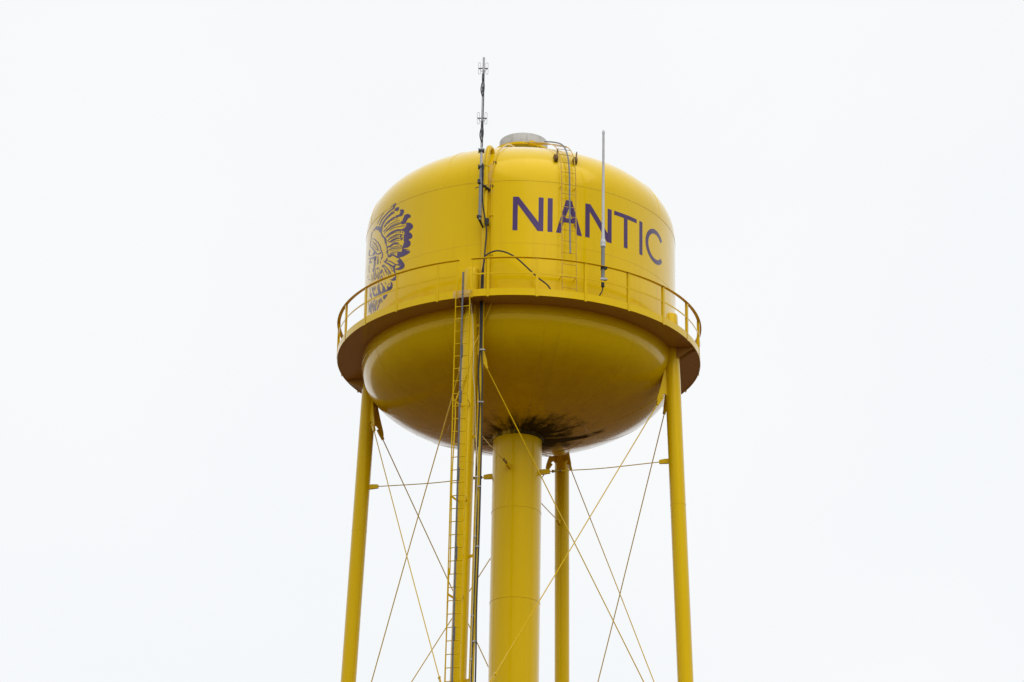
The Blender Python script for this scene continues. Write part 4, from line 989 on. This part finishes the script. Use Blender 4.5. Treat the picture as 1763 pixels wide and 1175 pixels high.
# ---- whip antenna on the railing
WX, WY = 2.011, -4.092
def wp(z, dx=0.0, dy=0.0):
    return Vector((WX + dx, WY + dy, z + Z0))
whip = empty('whip_antenna')
tag(whip, 'slim white whip antenna on a grey pipe clamped to the railing', 'antenna')
MB().tube([wp(1.74), wp(1.86), wp(1.98), wp(4.60), wp(4.62), wp(4.66), wp(4.72)], [0.050, 0.043, 0.036, 0.030, 0.036, 0.036, 0.008], 14).build('radome', 'fibre', whip)
b = MB()
b.tube([wp(1.53), wp(1.55), wp(1.58), wp(1.60), wp(1.63), wp(1.66), wp(1.70), wp(1.75)], [0.060, 0.066, 0.066, 0.058, 0.068, 0.068, 0.058, 0.047], 16)
b.build('coupling', 'fibre', whip)
MB().tube([wp(0.60), wp(1.54)], 0.046, 16).build('mounting_pipe', 'mast_light', whip)
MB().tube([wp(0.46), wp(0.48), wp(0.56), wp(0.60)], [0.030, 0.042, 0.042, 0.03], 14).build('connector', 'dark', whip)
for zc, mt in ((0.96, 'dark'), (0.67, 'galv')):
    b = MB()
    b.box(wp(zc, 0.01), Vector((1, 0, 0)), Vector((0, 1, 0)), Vector((0, 0, 1)), 0.13, 0.11, 0.05)
    b.box(wp(zc, 0.085, -0.01), Vector((1, 0, 0)), Vector((0, 1, 0)), Vector((0, 0, 1)), 0.05, 0.07, 0.035)
    b.build('clamp', mt, whip, False)
MB().tube(spline([wp(0.47), wp(0.36, -0.015, -0.02), wp(0.25, -0.07, -0.02), wp(0.16, -0.13, 0.02), wp(0.05, -0.2, 0.08)], 5), 0.014, 8).build('tail_cable', 'rubber', whip)

# ---- black feeder cables
def clampset(parent, zs, t, d, m='galv'):
    for z in zs:
        MB().box(fF(t, z, d), tF, eF, Vector((0, 0, 1)), 0.062, 0.058, 0.036).build('hose_clamp', m, parent, False)
c1 = [Vector((MX + 0.035, MY - 0.045, 3.62 + Z0)), Vector((MX + 0.05, MY - 0.04, 3.35 + Z0)), cy(-12.85, 4.30, 2.80), cy(-12.45, 4.28, 2.45), cy(-12.1, 4.26, 2.29), cy(-11.5, 4.23, 1.93), cy(-11.55, 4.22, 1.69),
      cy(-11.8, 4.23, 1.38), cy(-11.95, 4.24, 1.1), cy(-12.55, 4.25, 0.77), cy(-12.7, 4.25, 0.36), fF(0.318, 0.02, 4.245), fF(0.328, -0.62, 4.245), fF(0.340, -1.23, 4.25), fF(0.322, -1.9, 4.25), fF(0.372, -2.6, 4.25),
      fF(0.372, -3.0, 4.25), fF(0.358, -4.68, 4.25), fF(0.388, -5.2, 4.25), fF(0.400, -6.25, 4.25), fF(0.392, -7.85, 4.25), fF(0.392, -9.6, 4.25), fF(0.39, -14, 4.25), fF(0.37, -28.5, 4.25)]
cable1 = MB().tube(spline(c1, 6), 0.0195, 8).build('feeder_cable', 'rubber')
tag(cable1, 'thick black cable coming down from the dipole mast, left one along the overflow pipe', 'cable', 'black feeder cables')
clampset(cable1, (-1.28, -2.64, -4.55, -6.05, -8.0, -9.05), 0.375, 4.262)
c2 = [cy(9.9, 4.36, 0.04), cy(9.4, 4.34, 0.36), cy(5.6, 4.30, 0.62), cy(1.75, 4.30, 0.90), cy(-1.1, 4.3, 1.10), cy(-4.3, 4.3, 1.25), cy(-7.4, 4.3, 1.31), cy(-9.8, 4.3, 1.27), cy(-11.5, 4.31, 1.17),
      cy(-11.9, 4.31, 1.0), cy(-12.0, 4.30, 0.75), cy(-12.05, 4.28, 0.36), fF(0.360, 0.02, 4.25), fF(0.374, -0.62, 4.25), fF(0.386, -1.23, 4.25), fF(0.423, -2.0, 4.25), fF(0.430, -2.63, 4.25), fF(0.444, -3.1, 4.24),
      fF(0.455, -4.68, 4.22), fF(0.462, -6.28, 4.22), fF(0.458, -7.85, 4.22), fF(0.486, -9.6, 4.22), fF(0.47, -14, 4.22), fF(0.43, -28.5, 4.22)]
cable2 = MB().tube(spline(c2, 6), 0.0195, 8).build('feeder_cable', 'rubber')
tag(cable2, 'thick black cable arching above the balcony, right one along the overflow pipe', 'cable', 'black feeder cables')
clampset(cable2, (-1.28, -2.64, -4.80, -6.30, -8.62), 0.438, 4.245)

# ---- pale wire hanging down the leg
w = [cy(-14.3, 4.64, 0.14), fF(0.135, 0.05, 4.62), fF(0.150, -0.2, 4.45), fF(0.175, -0.64, 4.36), fF(0.222, -1.41, 4.36), fF(0.218, -1.87, 4.36), fF(0.262, -2.25, 4.35), fF(0.300, -2.78, 4.34), fF(0.312, -3.23, 4.33),
     fF(0.350, -3.75, 4.32), fF(0.385, -4.3, 4.30), fF(0.39, -6, 4.29), fF(0.37, -28, 4.29)]
wire = MB().tube(spline(w, 6), 0.0095, 6).build('hanging_wire', 'wire')
tag(wire, 'thin pale wire hanging loosely from the balcony down the front leg', 'wire')
